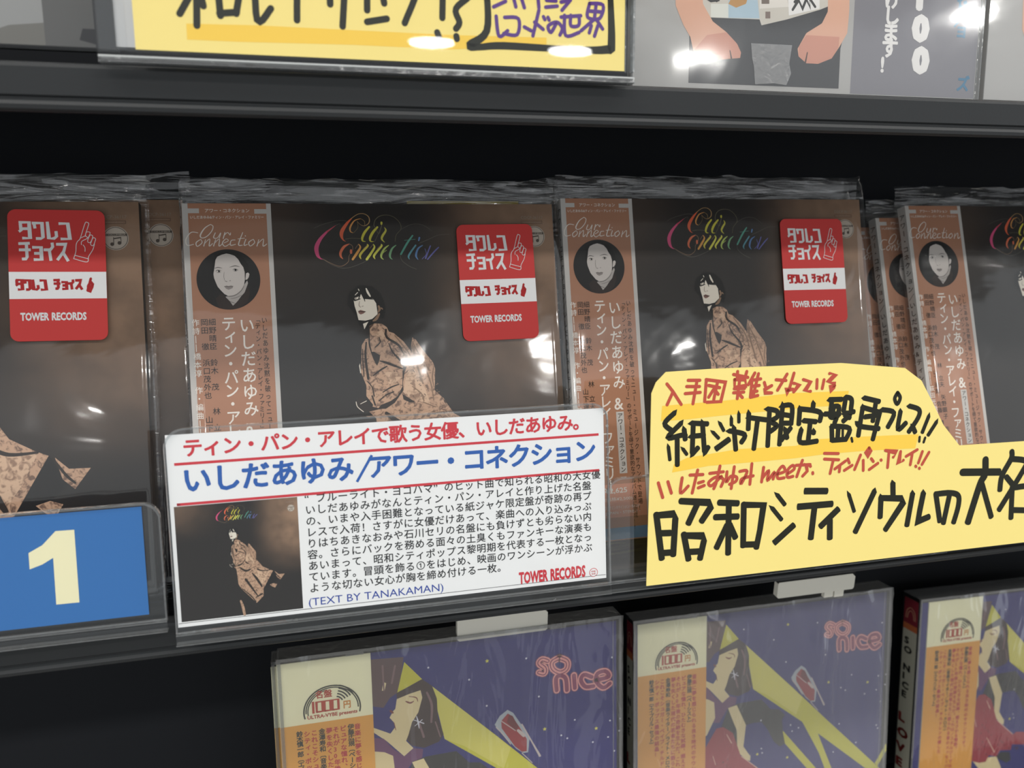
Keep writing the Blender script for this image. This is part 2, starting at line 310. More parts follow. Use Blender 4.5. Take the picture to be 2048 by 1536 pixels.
    a.strokes('71.26,-49.01,0.36 74.62,-53.49,0.51 76.61,-56.85,0.44 77.79,-61.63,0.36/77.64,-51.43,0.29 78.93,-54.40,0.44 80.56,-57.75,0.58/81.51,-60.34,0.59 83.68,-67.38,0.51 84.42,-73.63,0.37/79.57,-55.88,0.44 81.55,-59.62,0.37/73.86,-54.19,0.51 75.42,-58.61,0.65/77.88,-53.63,0.95 78.08,-56.55,0.58 79.24,-61.69,0.66 80.75,-67.23,0.51/76.70,-68.11,0.29 79.82,-70.82,0.44 80.75,-73.78,0.37/85.13,-61.24,0.29 84.35,-65.22,0.51 84.88,-68.90,0.29/80.36,-74.12,0.29 85.01,-76.21,0.37', .4, md, .1)
    rnd = random.Random(4)
    for _ in range(46):
        u = rnd.random(); v = rnd.random(); x, y = 660+u*300+(v*60), 860+v*440
        if 0: pass
        q = _spot(x, y); a.ribbon([(q[0], q[1], .25), (q[0]+rnd.uniform(-.3, .7), q[1]+rnd.uniform(-.6, .3), .15)], .2, md if rnd.random() < .6 else dk, .12)
    for _ in range(26):
        q = _spot(rnd.uniform(330, 600), rnd.uniform(990, 1250)); a.ribbon([(q[0], q[1], .22), (q[0]+rnd.uniform(-.3, .6), q[1]+rnd.uniform(-.5, .3), .12)], .2, md, .12)
    # blown coat tail, its black lining and the leg
    a.poly('105.25,-86.13 109.36,-90.19 116.04,-90.37 110.97,-97.11 107.30,-93.60', tan, .06)
    a.poly('98.85,-101.72 103.19,-100.43 107.13,-101.90 104.65,-106.10 101.58,-104.41', tan, .06)
    a.poly('103.38,-85.42 109.31,-91.22 108.14,-96.29 101.70,-101.82 97.34,-103.43 91.54,-105.90 97.72,-95.17', ink('#141110'), .055)
    a.poly('82.24,-83.21 100.10,-84.56 94.89,-94.86 90.84,-100.64 82.88,-89.45', lt, .07)
    a.strokes('72.41,-92.45,2.70 77.60,-101.26,2.34 84.56,-113.43,1.26/80.22,-86.09,1.26 84.60,-92.73,2.70 89.80,-102.60,1.80/82.58,-115.29,1.08 89.36,-111.90,2.16/68.13,-103.31,0.72 77.05,-112.59,1.26 82.33,-120.46,0.90/66.64,-77.50,1.26 72.92,-82.24,2.34 78.61,-80.78,1.26/86.08,-81.56,1.62 91.60,-84.19,1.26 100.12,-84.05,0.72/104.75,-86.60,0.72 108.32,-92.15,0.90 111.06,-95.04,0.72', .5, dk, .1)
    a.strokes('65.53,-117.49,1.98 67.50,-124.99,3.06 68.90,-134.53,2.70', 2.4, tan, .06)
    return a
def _spot(x, y):   # millimetres on the cover from the figure's own grid
    return (FIG[0]+(x-500)*FIG[2], FIG[1]-(y-800)*FIG[3])
FIG = (*P('68.75,-55.42')[0][0], 0.036, 0.036*1.0)
def title_print():
    a = MB(CW); S = 'PX'
    for col, d in (
        ('#d4507e', '48.87,-10.23,0.63 46.30,-12.96,1.16 44.81,-15.94,1.50 45.03,-18.69,1.21 45.93,-19.95,0.53 46.88,-20.33,0.15'), ('#c2445a', '52.04,-7.99,0.10 50.64,-8.99,0.34 48.87,-10.23,0.63'),
        ('#d8623f', '58.22,-5.11,0.20 56.13,-7.25,0.89 54.26,-10.01,1.33 53.92,-11.77,1.13 54.45,-13.28,0.44 55.28,-13.84,0.15'),
        ('#a8875a', '57.70,-5.49,0.25 60.26,-3.85,0.22 62.51,-3.73,0.22 64.18,-5.00,0.30 64.12,-7.03,0.35 62.51,-8.16,0.20 61.04,-7.78,0.12 59.87,-6.51,0.12'),
        ('#cf9250', '61.17,-5.50,0.15 58.90,-6.25,0.40 57.29,-8.52,0.64 57.20,-10.16,0.44 58.16,-10.74,0.15'),
        ('#8a7448', '61.17,-5.50,0.15 62.48,-6.52,0.20 62.52,-8.04,0.15/59.87,-6.51,0.12 60.00,-8.78,0.10 58.41,-10.67,0.12'),
        ('#cbc43e', '64.11,-8.60,0.65 62.38,-10.57,0.90 61.40,-12.58,0.84 61.47,-13.72,0.55 62.45,-13.98,0.15/67.11,-8.69,0.65 65.37,-10.59,0.95 64.27,-12.61,0.90 64.32,-13.87,0.50 65.44,-14.01,0.15'),
        ('#c6bf48', '68.70,-6.99,0.75 68.67,-7.55,0.65/69.73,-8.83,0.20 70.12,-9.98,0.66 68.86,-11.88,0.85 68.49,-13.15,0.65 69.43,-14.30,0.20'),
        ('#6e6850', '66.57,-9.32,0.15 65.90,-7.80,0.20 66.64,-5.77,0.20 68.46,-4.50,0.18 71.00,-4.20,0.13 73.48,-5.02,0.13 75.40,-7.07,0.13 75.78,-9.37,0.13 73.87,-11.66,0.13 73.36,-14.08,0.13/65.80,-14.14,0.13 67.35,-11.11,0.13 68.79,-7.81,0.13/66.67,-9.83,0.13 67.60,-11.11,0.13 68.77,-8.06,0.13/55.33,-13.04,0.15 57.80,-12.76,0.12 60.76,-12.96,0.12'),
        ('#dd7350', '56.58,-14.81,0.25 54.69,-15.80,0.88 53.35,-17.79,0.93 53.27,-19.30,0.73 53.96,-20.26,0.20/57.07,-17.21,0.84 57.02,-18.09,0.84'),
        ('#9c7a60', '56.58,-14.81,0.20 57.65,-15.58,0.15 57.69,-17.09,0.20/57.02,-18.09,0.12 56.22,-19.34,0.15 55.86,-21.34,0.15 53.82,-22.82,0.15 51.86,-22.79,0.12 49.01,-21.49,0.12 46.89,-20.21,0.15/58.59,-16.60,0.12 59.79,-14.97,0.15/61.56,-16.63,0.12 63.26,-15.08,0.15/63.79,-16.66,0.12 65.26,-15.02,0.15/66.54,-16.69,0.13 68.26,-15.13,0.15'),
        ('#e3a455', '59.96,-14.97,0.25 60.47,-16.11,0.64 59.25,-18.12,0.89 57.51,-20.49,0.79'),
        ('#dccd54', '63.01,-15.00,0.25 63.23,-15.64,0.65 61.25,-17.64,0.79 60.18,-19.14,0.79 60.49,-20.35,0.25'),
        ('#e2df5e', '65.26,-15.02,0.25 65.62,-16.17,0.65 64.20,-18.43,0.85 62.59,-20.56,0.85/68.14,-15.05,0.25 68.30,-15.69,0.65 66.49,-17.70,0.80 65.27,-19.33,0.80 65.59,-20.43,0.25'),
        ('#bccf6c', '70.88,-15.46,0.25 69.30,-16.72,0.70 68.06,-18.74,0.80 67.99,-20.01,0.55 68.70,-20.70,0.15/68.45,-18.49,0.15 70.03,-17.24,0.20'),
        ('#7cae80', '73.53,-15.49,0.30 72.07,-16.75,0.66 71.20,-18.78,0.81 71.26,-20.05,0.50 71.97,-20.75,0.15'),
        ('#57a08c', '79.97,-11.91,0.51 77.76,-14.77,0.71 75.25,-18.83,0.66/76.80,-13.73,0.13 80.92,-13.26,0.13'),
        ('#5f9ba8', '80.91,-15.57,0.56 78.57,-18.62,0.66 77.99,-19.89,0.56 78.32,-20.79,0.15'),
        ('#5f86b8', '82.48,-12.75,0.67 82.17,-13.78,0.51/83.48,-15.64,0.26 81.74,-16.86,0.62 80.82,-19.42,0.72 81.51,-20.91,0.21'),
        ('#6c6cae', '86.43,-15.88,0.47 85.84,-17.16,0.46 84.36,-20.49,0.52/89.51,-16.43,0.36 87.86,-17.96,0.52 85.11,-20.89,0.41/84.31,-16.89,0.21 84.71,-18.95,0.21 83.06,-20.73,0.21'),
        ('#5e5a52', '46.88,-20.33,0.17 50.17,-22.51,0.15 53.77,-23.70,0.17 57.24,-23.25,0.15 60.77,-21.92,0.15 63.33,-20.70,0.12/74.96,-19.34,0.15 75.61,-21.39,0.13 78.30,-23.48,0.13 80.79,-24.55,0.13/82.37,-14.81,0.18 86.06,-13.30,0.16 89.78,-11.78,0.13 93.96,-11.55,0.13/52.04,-7.99,0.12 53.42,-7.37,0.12 53.62,-8.25,0.10/44.33,-8.95,0.10 47.80,-7.47,0.10 53.73,-6.11,0.10 56.65,-6.75,0.10/75.76,-9.63,0.10 79.69,-7.73,0.10 83.79,-7.87,0.10 87.03,-9.95,0.10')):
        a.strokes(d, .2, ink(col), .08)
    gr = ink('#8c8074')
    x0, y0, x1, y1 = bbox('122.26,-5.80 130.99,-4.63'); a.fit('COCP-36117', x0, y0, x1, y1, gr, .08)
    x0, y0, x1, y1 = bbox('122.14,-7.64 130.74,-6.48'); a.rect(x0, y0, x1, y1, ink('#6d5546'), .06); a.rect(x0+.25, y0+.25, x1-.25, y1-.25, COVER, .07)
    a.fit('STEREO', x0+1, y0+.7, x1-1, y1-.7, gr, .09)
    cx, cy = P('127.28,-12.61')[0][0]; r = 4.1
    wh = ink('#b9ada0'); bk = ink('#4a4038')
    a.disc(cx, cy, r, wh, .07); a.disc(cx, cy, r-.25, bk, .075); a.disc(cx, cy, r-.45, wh, .08); a.rect(cx-r+.4, cy+.8, cx+r-.4, cy+1.6, bk, .085)
    a.fit('COLUMBIA', cx-r+.9, cy+.95, cx+r-.9, cy+1.45, wh, .09)
    a.disc(cx-1.2, cy-2.0, .62, bk, .09); a.disc(cx+1.1, cy-1.6, .62, bk, .09)
    for q in (-.7, 1.6): a.rect(cx+q-.12, cy-2+(.4 if q > 0 else 0), cx+q+.12, cy+.4, bk, .09)
    a.poly([(cx-.8, cy+.1), (cx+1.7, cy+.5), (cx+1.7, cy+.05), (cx-.8, cy-.35)], bk, .09)
    return a
OW = 29.6
def obi_card():
    """paper band wrapped round the left edge; white borders, orange-brown field"""
    a = MB(CW); o = mat('obi_paper_orange', '#a5765c', .5, .3); wt = mat('obi_paper_white', '#bdbab6', .5, .3)
    a.box(-.35, -CW, -4.7, OW, 0, .18, wt)
    a.rect(1.6, -CW, OW-1.6, 0, o, .2)
    return a
def obi_print():
    a = MB(CW); wt = ink('#e2dcd4'); bk = ink('#2a201c'); z = .24
    for s in ('1.07,-1.81 5.29,-3.48', '23.86,-2.04 28.30,-3.68'):
        x0, y0, x1, y1 = bbox(s); a.rect(x0, y0, x1, y1, mat('obi_paper_white', '#bdbab6', .5, .3), .22)
    x0, y0, x1, y1 = bbox('7.27,-3.25 22.19,-1.86'); a.fit('アワー・コネクション', x0, y0, x1, y1, wt, z, .01)
    x0, y0, x1, y1 = bbox('2.29,-5.51 26.99,-4.35'); a.fit('いしだあゆみ&ティン・パン・アレイ・ファミリー', x0, y0, x1, y1, wt, z, .01)
    a.strokes('8.92,-7.45,0.23 6.89,-8.81,0.34 5.37,-11.20,0.45 5.77,-12.22,0.28 7.31,-11.81,0.28 9.08,-10.03,0.28 9.73,-8.23,0.28 8.92,-7.45,0.23/10.36,-10.45,0.28 9.71,-12.13,0.34 10.95,-12.26,0.23 12.17,-10.47,0.28 11.63,-12.26,0.28/13.59,-10.35,0.28 12.92,-12.45,0.34/13.13,-11.55,0.23 14.44,-10.36,0.23 15.25,-11.27,0.28 15.46,-10.49,0.23', .6, wt, z)
    a.strokes('4.57,-10.41,0.22 2.34,-10.28,0.28 0.56,-12.65,0.39 0.85,-14.74,0.33 2.98,-14.46,0.22/5.41,-12.69,0.22 3.85,-13.87,0.34 4.17,-15.19,0.28 5.80,-13.89,0.28 5.41,-12.69,0.22/6.98,-12.82,0.22 6.31,-15.09,0.34/6.63,-14.20,0.22 8.39,-12.60,0.23 8.10,-15.11,0.34 9.27,-14.22,0.23/10.35,-12.85,0.23 9.57,-15.12,0.34/9.84,-14.23,0.23 11.61,-12.62,0.23 11.37,-15.14,0.34 12.66,-14.26,0.23/13.12,-14.08,0.23 14.59,-13.25,0.23 13.76,-12.64,0.23 12.56,-14.07,0.34 13.35,-15.29,0.28 14.92,-14.46,0.23/16.88,-13.03,0.23 15.55,-13.26,0.28 15.25,-14.88,0.34 16.97,-14.60,0.23/19.58,-10.39,0.23 17.94,-14.61,0.40 19.24,-14.93,0.23/17.87,-12.68,0.23 20.05,-12.45,0.23/20.50,-12.82,0.29 19.82,-14.93,0.34 20.98,-14.64,0.23/20.38,-11.61,0.34 20.44,-11.67,0.34/23.03,-12.84,0.23 21.48,-13.92,0.35 21.87,-15.25,0.29 23.43,-14.06,0.29 23.03,-12.84,0.23/24.93,-12.98,0.23 24.18,-15.28,0.35/24.57,-14.37,0.23 26.50,-12.75,0.23 26.26,-15.30,0.35 27.57,-14.59,0.23', .6, wt, z)
    cx, cy = P('14.03,-27.03')[0][0]; r = .5*(21.383)
    k1, k2, k3, g1, g2 = ink('#1d1c1d'), ink('#0f0e0f'), ink('#2f2624'), ink('#c4bdb8'), ink('#aaa4a0')
    a.disc(cx, cy, r, k1, .25, n=64)
    a.poly('8.37,-24.37 8.68,-21.15 10.02,-18.43 12.22,-17.16 14.99,-16.71 17.41,-17.55 19.48,-19.37 20.88,-22.16 21.38,-24.61 19.51,-24.90 19.49,-22.13 10.62,-18.76 9.89,-21.17 9.20,-25.99', k2, .26)
    a.poly('20.23,-27.51 20.49,-28.49 19.70,-30.43 19.17,-31.79 18.03,-32.98 16.71,-34.73 15.02,-36.38 13.96,-34.66 12.66,-33.17 14.54,-32.25 17.82,-31.03 19.32,-28.79', g2, .27)
    a.poly('9.95,-20.04 10.61,-18.92 12.17,-18.21 13.71,-17.83 14.92,-18.09 16.43,-18.68 17.60,-19.99 18.29,-21.46 19.15,-22.78 19.53,-24.57 19.48,-27.17 19.16,-28.95 17.98,-30.87 16.54,-32.13 15.12,-32.75 13.44,-32.78 12.40,-32.19 11.25,-30.87 10.24,-29.56 9.71,-28.10 9.18,-26.48 9.02,-25.02 9.42,-23.10', g1, .28)
    a.poly('19.97,-24.99 20.68,-24.68 21.12,-25.25 20.83,-26.39 20.25,-27.19 19.63,-27.26', g1, .28)
    a.poly('9.28,-33.72 11.50,-31.85 12.66,-33.17 13.96,-34.74 15.02,-36.38 16.71,-34.81 19.16,-32.04 20.37,-29.47 21.02,-31.92 19.93,-35.14 17.36,-37.18 13.50,-37.71 10.33,-37.13', k3, .265)
    a.strokes('9.57,-23.02,0.12 10.42,-22.73,0.23 11.18,-22.80,0.21 12.01,-23.01,0.09/14.54,-22.73,0.09 15.79,-22.36,0.23 16.71,-22.28,0.25 17.93,-22.63,0.09', .2, ink('#4c4846'), .3)
    a.strokes('9.83,-24.04,0.12 10.53,-23.70,0.18 11.66,-23.86,0.12/15.57,-23.61,0.12 16.35,-23.35,0.22 17.34,-23.69,0.12/10.12,-24.40,0.08 10.79,-24.61,0.09 11.57,-24.26,0.08/15.71,-23.94,0.08 16.46,-24.22,0.09 17.25,-23.88,0.08/14.10,-34.90,0.15 15.60,-35.48,0.12', .2, ink('#2a2626'), .3)
    a.strokes('10.91,-24.09,0.61 10.96,-24.12,0.61/16.46,-23.74,0.65 16.52,-23.77,0.65', .3, k2, .31)
    a.strokes('12.71,-27.44,0.09 13.23,-27.77,0.18 13.54,-27.70,0.09/14.23,-27.55,0.09 14.65,-27.48,0.18/12.38,-29.51,0.12 13.14,-29.47,0.18 13.90,-29.61,0.18 15.44,-29.44,0.12/12.82,-32.98,0.09 14.50,-33.02,0.18 16.21,-32.53,0.18 17.97,-31.20,0.15 19.13,-29.44,0.09/14.46,-33.86,0.08 16.16,-33.58,0.12 18.04,-32.74,0.09/12.63,-24.45,0.08 12.47,-26.06,0.09 12.64,-27.19,0.09', .2, ink('#5b5553'), .3)
    a.poly('12.46,-29.48 13.16,-29.19 13.91,-29.37 14.76,-29.18 15.44,-29.44 15.18,-30.16 13.85,-30.69 12.95,-30.27', ink('#8d8582'), .29)
    # columns of vertical text
    c1 = lambda s: P(s)[0]
    (xC, yC), (_, yC2) = c1('19.35,-40.45 17.59,-75.89')
    mm = (yC-yC2)/6
    a.vline('いしだあゆみ', xC, yC, yC2, mm*.98, wt, z, .012, .92)
    yb = yC2-mm*1.45; a.vline('&', xC+.4, yC2-mm*.35, yb+mm*.0, mm*1.15, wt, z, .012, .9)
    a.rect(xC-2.0, yb-24.5, xC+1.2, yb-.2, mat('obi_paper_white', '#bdbab6', .5, .3), .22); a.vline('アワー・コネクション', xC-.4, yb-.6, yb-24.2, 2.35, bk, z, .01)
    (xD, yD), _ = c1('13.26,-40.25 11.54,-75.52')
    a.vline('ティン・パン・アレイ・ファミリー', xD, yD, yD-mm*.80*16, mm*.93, wt, z, .012, .92)
    (xA, yA), (xA2, _) = c1('25.34,-40.45 24.07,-72.68')
    a.vline('いしだあゆみ沈黙を破ってニュー・ミュージック・サウンドで登場！', xA, yA, yA-84, 2.5, bk, z, .008, .8)
    (xB, yB), _ = c1('22.98,-40.38 21.65,-72.54')
    a.vline('「ティン・パン・アレイ・ファミリー」のサポートを得て意欲的なアルバム遂に完成!!', xB, yB, yB-91, 2.3, bk, z, .008, .85)
    (xE, yE), (xF, _), (xG, _) = c1('7.78,-40.49 5.20,-40.41 2.30,-40.50')
    a.vline('細野晴臣　鈴木　茂　　林　立夫　矢野顕子　吉田美奈子', xE, yE, yE-74, 2.6, bk, z, .008)
    a.vline('岡田　徹　浜口茂外也　　山下達郎　佐藤　博　吉川忠英', xF, yE, yE-74, 2.6, bk, z, .008)
    a.vline('作詩――橋本淳　作・編曲――萩田光雄・細野晴臣', xG, yE, yE-68, 2.6, wt, z, .008)
    a.rect(1.8, -CW+9, OW-1.8, -CW+22, ink('#cf8f74'), .22)
    a.fit('定価¥2,625', 4, -CW+18.2, 20, -CW+21, wt, z, .02); a.fit('(税抜価格¥2,500)', 6, -CW+15.2, 22, -CW+17, wt, z)
    a.fit('コロムビアミュージックエンタテインメント株式会社', 3, -CW+12.2, 25, -CW+13.6, wt, z); a.fit('MADE IN JAPAN・STEREO・', 3, -CW+10, 25, -CW+11.4, wt, z)
    a.rect(.2, -CW+.4, OW-.2, -CW+5, ink('#5a84a6'), .22)
    return a
def sticker_print():
    """rounded red shop sticker with white middle band; 29.6 x 44 mm"""
    a = MB(44); rd = mat('sticker_red', '#cb3a38', .5, .3); wh = mat('sticker_white', '#f0f0f0', .5, .3)
    W, H, r = 29.6, 44, 2.6; o = []
    for cx, cy, a0 in ((W-r, -r, 0), (r, -r, 90), (r, -H+r, 180), (W-r, -H+r, 270)):
        o += [(cx+r*math.cos(math.radians(a0+t)), cy+r*math.sin(math.radians(a0+t))) for t in range(0, 91, 15)]
    a.prism(o, 0, .16, rd); a.rect(.02, -29.9, W-.02, -20.9, wh, .19)
    return a
STW = '3.37,-4.40 6.46,-4.35 6.68,-9.61 4.32,-9.63/3.81,-4.17 4.03,-7.01 3.35,-7.45/4.32,-6.49 6.33,-6.46/7.30,-4.58 10.33,-4.54 10.56,-9.36 9.89,-9.72 8.41,-9.73/7.95,-4.63 8.22,-6.36/11.94,-4.05 12.35,-9.66 13.94,-9.65 14.66,-8.98 14.52,-7.19/15.37,-4.65 18.16,-4.62 18.70,-9.78 15.87,-9.80/3.12,-11.50 6.52,-11.35/3.23,-13.56 6.77,-13.54/5.51,-11.65 5.63,-15.96 5.23,-16.57 4.05,-16.62/7.22,-12.71 9.86,-12.70 9.98,-16.78 7.59,-16.79/7.75,-14.71 9.84,-14.70/13.23,-11.08 13.40,-12.47 12.67,-13.51 10.65,-13.52/12.36,-13.69 12.77,-17.19/14.44,-11.62 17.35,-11.60 16.73,-14.01 14.70,-16.98/16.49,-14.36 18.03,-17.32'
HAND = '19.67,-16.44 20.39,-14.17 20.58,-11.72 21.09,-10.49 21.91,-9.44 23.47,-4.51 24.12,-4.12 24.61,-4.67 23.74,-7.49 23.39,-8.72/23.52,-8.55 23.74,-7.58 24.35,-7.31 24.98,-7.74 24.29,-9.42/24.10,-10.64 24.29,-9.77 24.96,-8.44 25.67,-8.61 25.65,-9.40 25.06,-10.81 24.49,-10.99 24.10,-10.64/24.96,-11.52 25.81,-9.40 26.60,-9.66 26.51,-10.27 25.91,-11.86 25.34,-11.95 24.96,-11.52/21.83,-9.52 22.87,-8.99 23.59,-8.81 24.05,-9.51 22.35,-10.57 22.17,-11.71/26.23,-11.51 25.62,-13.44 24.29,-15.73 23.73,-17.57 19.67,-16.44/20.01,-15.31 24.11,-16.47/22.72,-11.79 23.25,-12.75 23.22,-13.98'
def sticker_letters():
    a = MB(44); wh = ink('#e6e6e6'); rd = ink('#b32a2c'); z = .22
    k = 0.015
    a.strokes(STW, 62*k, wh, z, -1, -1, False); a.strokes(HAND, 14*k, wh, z)
    st = P(STW); one = st[:7]; two = st[7:]
    def box(l): q = [p for s_ in l for p in s_]; return min(p[0] for p in q), min(p[1] for p in q), max(p[0] for p in q), max(p[1] for p in q)
    def remap(l, tgt, w, m, sm=False):
        b = box(l); t = bbox(tgt)
        for s_ in l: a.ribbon([(t[0]+(p[0]-b[0])/(b[2]-b[0])*(t[2]-t[0]), t[1]+(p[1]-b[1])/(b[3]-b[1])*(t[3]-t[1])) for p in s_], w, m, z, -1, -1, sm)
    remap(one, '2.03,-23.45 11.13,-26.86', .85, rd); remap(two, '13.31,-23.49 22.04,-26.94', .85, rd)
    remap(P(HAND), '23.45,-23.01 25.55,-27.78', .42, rd)
    q = P('23.47,-25.57 25.34,-25.22 24.82,-27.36 23.53,-26.95')[0]; a.poly(q, rd, z)
    x0, y0, x1, y1 = bbox('3.12,-37.23 23.14,-34.49'); tower(a, x0, y0, x1, y1, wh, z)
    return a
def tower(a, x0, y0, x1, y1, m, z):
    w = x1-x0; a.fit('TOWER', x0, y0, x0+w*.43, y1, m, z, .045); a.fit('RECORDS', x0+w*.47, y0, x1, y1, m, z, .045)
def bag(H, W, seed, depth=5.4, top=9, front=True):
    """loose clear bag: slightly billowed front, side folds and a crumpled mouth standing above the jacket"""
    a = MB(H); a.smooth = True; nx, ny = 46, 50; x0, x1 = -1.2, W+2.4; zf = .75; rr = random.Random(seed)
    def nz(x, y, s, o): return noise.noise(Vector((x*s+seed*7.3, y*s, o)))
    vs = []
    for j in range(ny+1):
        y = top-(H+top)*(j/ny) if j > 8 else top-(top)*(j/8)
    ys = [top-top*j/12 for j in range(12)]+[-(H)*j/40 for j in range(41)]
    for y in ys:
        for i in range(nx+1):
            x = x0+(x1-x0)*i/nx
            z = zf+.35*nz(x, y*.7, .035, 1)+.12*abs(nz(x, y, .11, 2))+.5
            yy = y
            if y > 0:
                t = y/top; z = zf+.4-t*depth*.35+(.5+1.5*t)*nz(x, y*2.2, .16, 3)+.6*t*abs(nz(x, y, .45, 5)); yy = y+t*(1.6*nz(x, 0, .05, 4)+1.3*abs(nz(x, 0, .28, 9))+1.6*max(0, 1-(x1-x)/9)*(.5+nz(1, 1, .3, 2)))
            e = min(x-x0, x1-x)
            if e < 2.0: z -= (2.0-e)**2*.35
            vs.append((x, yy, z))
    n = nx+1; fs = []; ft = []
    for j in range(len(ys)-1):
        for i in range(nx):
            q = (j*n+i, (j+1)*n+i, (j+1)*n+i+1, j*n+i+1)
            (ft if ys[j] > .01 else fs).append(q)
    a.add(vs, fs, BAG); a.add(vs, ft, BAGTOP)
    # back sheet with its own mouth, and the two welded sides
    vb = []
    for y in ys[::3]+[ys[-1]]:
        for i in range(0, nx+1, 2):
            x = x0+(x1-x0)*i/nx; t = max(0, y/top); vb.append((x, y*1.12+t*1.2*nz(x, 3, .09, 6), -depth+t*depth*.3+(1.2*nz(x, y*2, .13, 7) if t > 0 else 0)))
    nb = nx//2+1; fb = [(j*nb+i, j*nb+i+1, (j+1)*nb+i+1, (j+1)*nb+i) for j in range(len(vb)//nb-1) for i in range(nb-1)]
    a.add(vb, fb, BAGTOP)
    for sx, xx in ((-1, x0), (1, x1)):
        vw = []
        m = 24
        for j in range(m+1):
            y = top*.8-(H+top*.8)*j/m
            for k in range(5):
                t = k/4; vw.append((xx+sx*.5*nz(t*30, y, .12, 8+sx), y, -.1-(depth-.4)*t))
        a.add(vw, [(j*5+k, j*5+k+1, (j+1)*5+k+1, (j+1)*5+k) for j in range(m) for k in range(4)], BAGTOP)
    return a
jk = MB(CW); EDGE = mat('jacket_board_edge', '#2c2622', .7, .2)
jk.box(0, -CW, -4.4, CW, 0, 0, EDGE, mf=COVER)
def paper_disc(pl, label, seed, sticker=None, obi=True, proto={}, front=True, name='paper_sleeve_disc', group='paper sleeve discs in clear bags on the middle shelf'):
    t = thing(name, pl, CW, label, 'cd', group)
    def part(nm, fn, lab=None, key=None, par=None):
        key = key or nm
        if key not in proto: proto[key] = fn().build(nm, par or t); o = proto[key]; 
        else: o = proto[key].copy(); COL.objects.link(o); o.parent = par or t
        if lab: o['label'] = lab
        return o
    j = part('jacket', lambda: jk)
    if front:
        part('cover_picture', cover_print, 'printed picture of a woman in a blowing tan coat', par=j); part('title_lettering', title_print, 'rainbow coloured script title', par=j)
    if obi:
        ob = part('obi_band', obi_card, 'orange brown paper band with white borders'); part('obi_lettering', obi_print, 'white and black vertical lettering with round portrait', par=ob)
        sp = part('spine_lettering', spine_letters, par=ob)
    if seed == 7:
        y_ = MB(CW); y_.box(78, -9, .1, 122, 1.6, .4, mat('yellow_slip', '#a8963a', .6, .2)); y_.build('paper_slip', t, 'dull yellow paper slip')
    bg = bag(CW, CW, seed).build('plastic_bag', t)
    if sticker:
        s = sticker_print().build('sticker', t, 'red and white rounded shop sticker') if 'st' not in proto else proto['st'].copy()
        if 'st' not in proto: proto['st'] = s
        else: COL.objects.link(s)
        s.parent = t
        O, u, up, n = frame(sticker); M = Matrix.Translation(O-up*.044+n*.0018) @ Matrix((u, up, n)).transposed().to_4x4()
        s.matrix_local = t.matrix_world.inverted() @ M
        l = sticker_letters().build('sticker_lettering', s) if 'sl' not in proto else proto['sl'].copy()
        if 'sl' not in proto: proto['sl'] = l
        else: COL.objects.link(l)
        l.parent = s
    return t
def spine_letters():
    a = MB(CW); bk = ink('#2a201c'); b = MB(CW)
    b.vline('アワー・コネクション／いしだあゆみ&ティン・パン・アレイ・ファミリー', 0, -3, -128, 2.9, bk, 0, .015)
    # turn the column onto the left side face
    a.v = []; 
    for x, y, z in b.v: a.v.append((-.00040-z*.5, y, -.0023+x*1.25))
    a.f = b.f; a.mi = b.mi; a.m = b.m
    return a
M0, M1, M2, M3 = ((-0.18630,0.31455,1.33368),17,0,0.00), ((-0.03700,0.31440,1.33320),17,0,0.00), ((0.10202,0.31506,1.33536),17,0,0.00), ((0.26864,0.32450,1.33221),21,0,0.00)
S0, S1, S2 = ((-0.09138,0.31367,1.33082),17,0,-0.99), ((0.05927,0.31195,1.32519),17,0,0.49), ((0.19653,0.31251,1.32702),17,0,-0.16)
paper_disc(M1, 'bagged paper sleeve disc directly behind the white typed card', 2, S1)
paper_disc(M0, 'bagged paper sleeve disc behind the blue number one card, cut by the left edge', 1, S0)
paper_disc(M2, 'bagged paper sleeve disc behind the left half of the yellow handwritten card', 3, S2)
paper_disc(M3, 'bagged paper sleeve disc at far right with its white spine showing', 5)
def off(pl, x, y, z): return (tuple(at(pl, x, y, z)), pl[1], pl[2], pl[3])
paper_disc(off(M0, 13.5, 2.5, -7), 'bagged disc peeking out at the right from behind the number one disc', 6, front=True)
paper_disc(off(M1, 1.5, 1.2, -7.2), 'bagged disc just behind the one under the typed card, seen through the bag mouths', 7, obi=False, front=False)
paper_disc(off(M2, -1.0, 1.0, -7.2), 'bagged disc hidden behind the one under the yellow card, seen at its top', 8, obi=False, front=False)
paper_disc(off(M3, -10.5, -3.5, -7), 'bagged disc second in the far right stack with half its orange band showing', 9)
paper_disc(off(M3, -17.5, -6, -13.5), 'rearmost bagged disc of the far right stack, only a dark spine showing', 10)
paper_disc(off(M0, -1, 2.5, -13.5), 'rearmost bagged disc behind the number one card, its bag mouth rising highest', 11, obi=False, front=False)
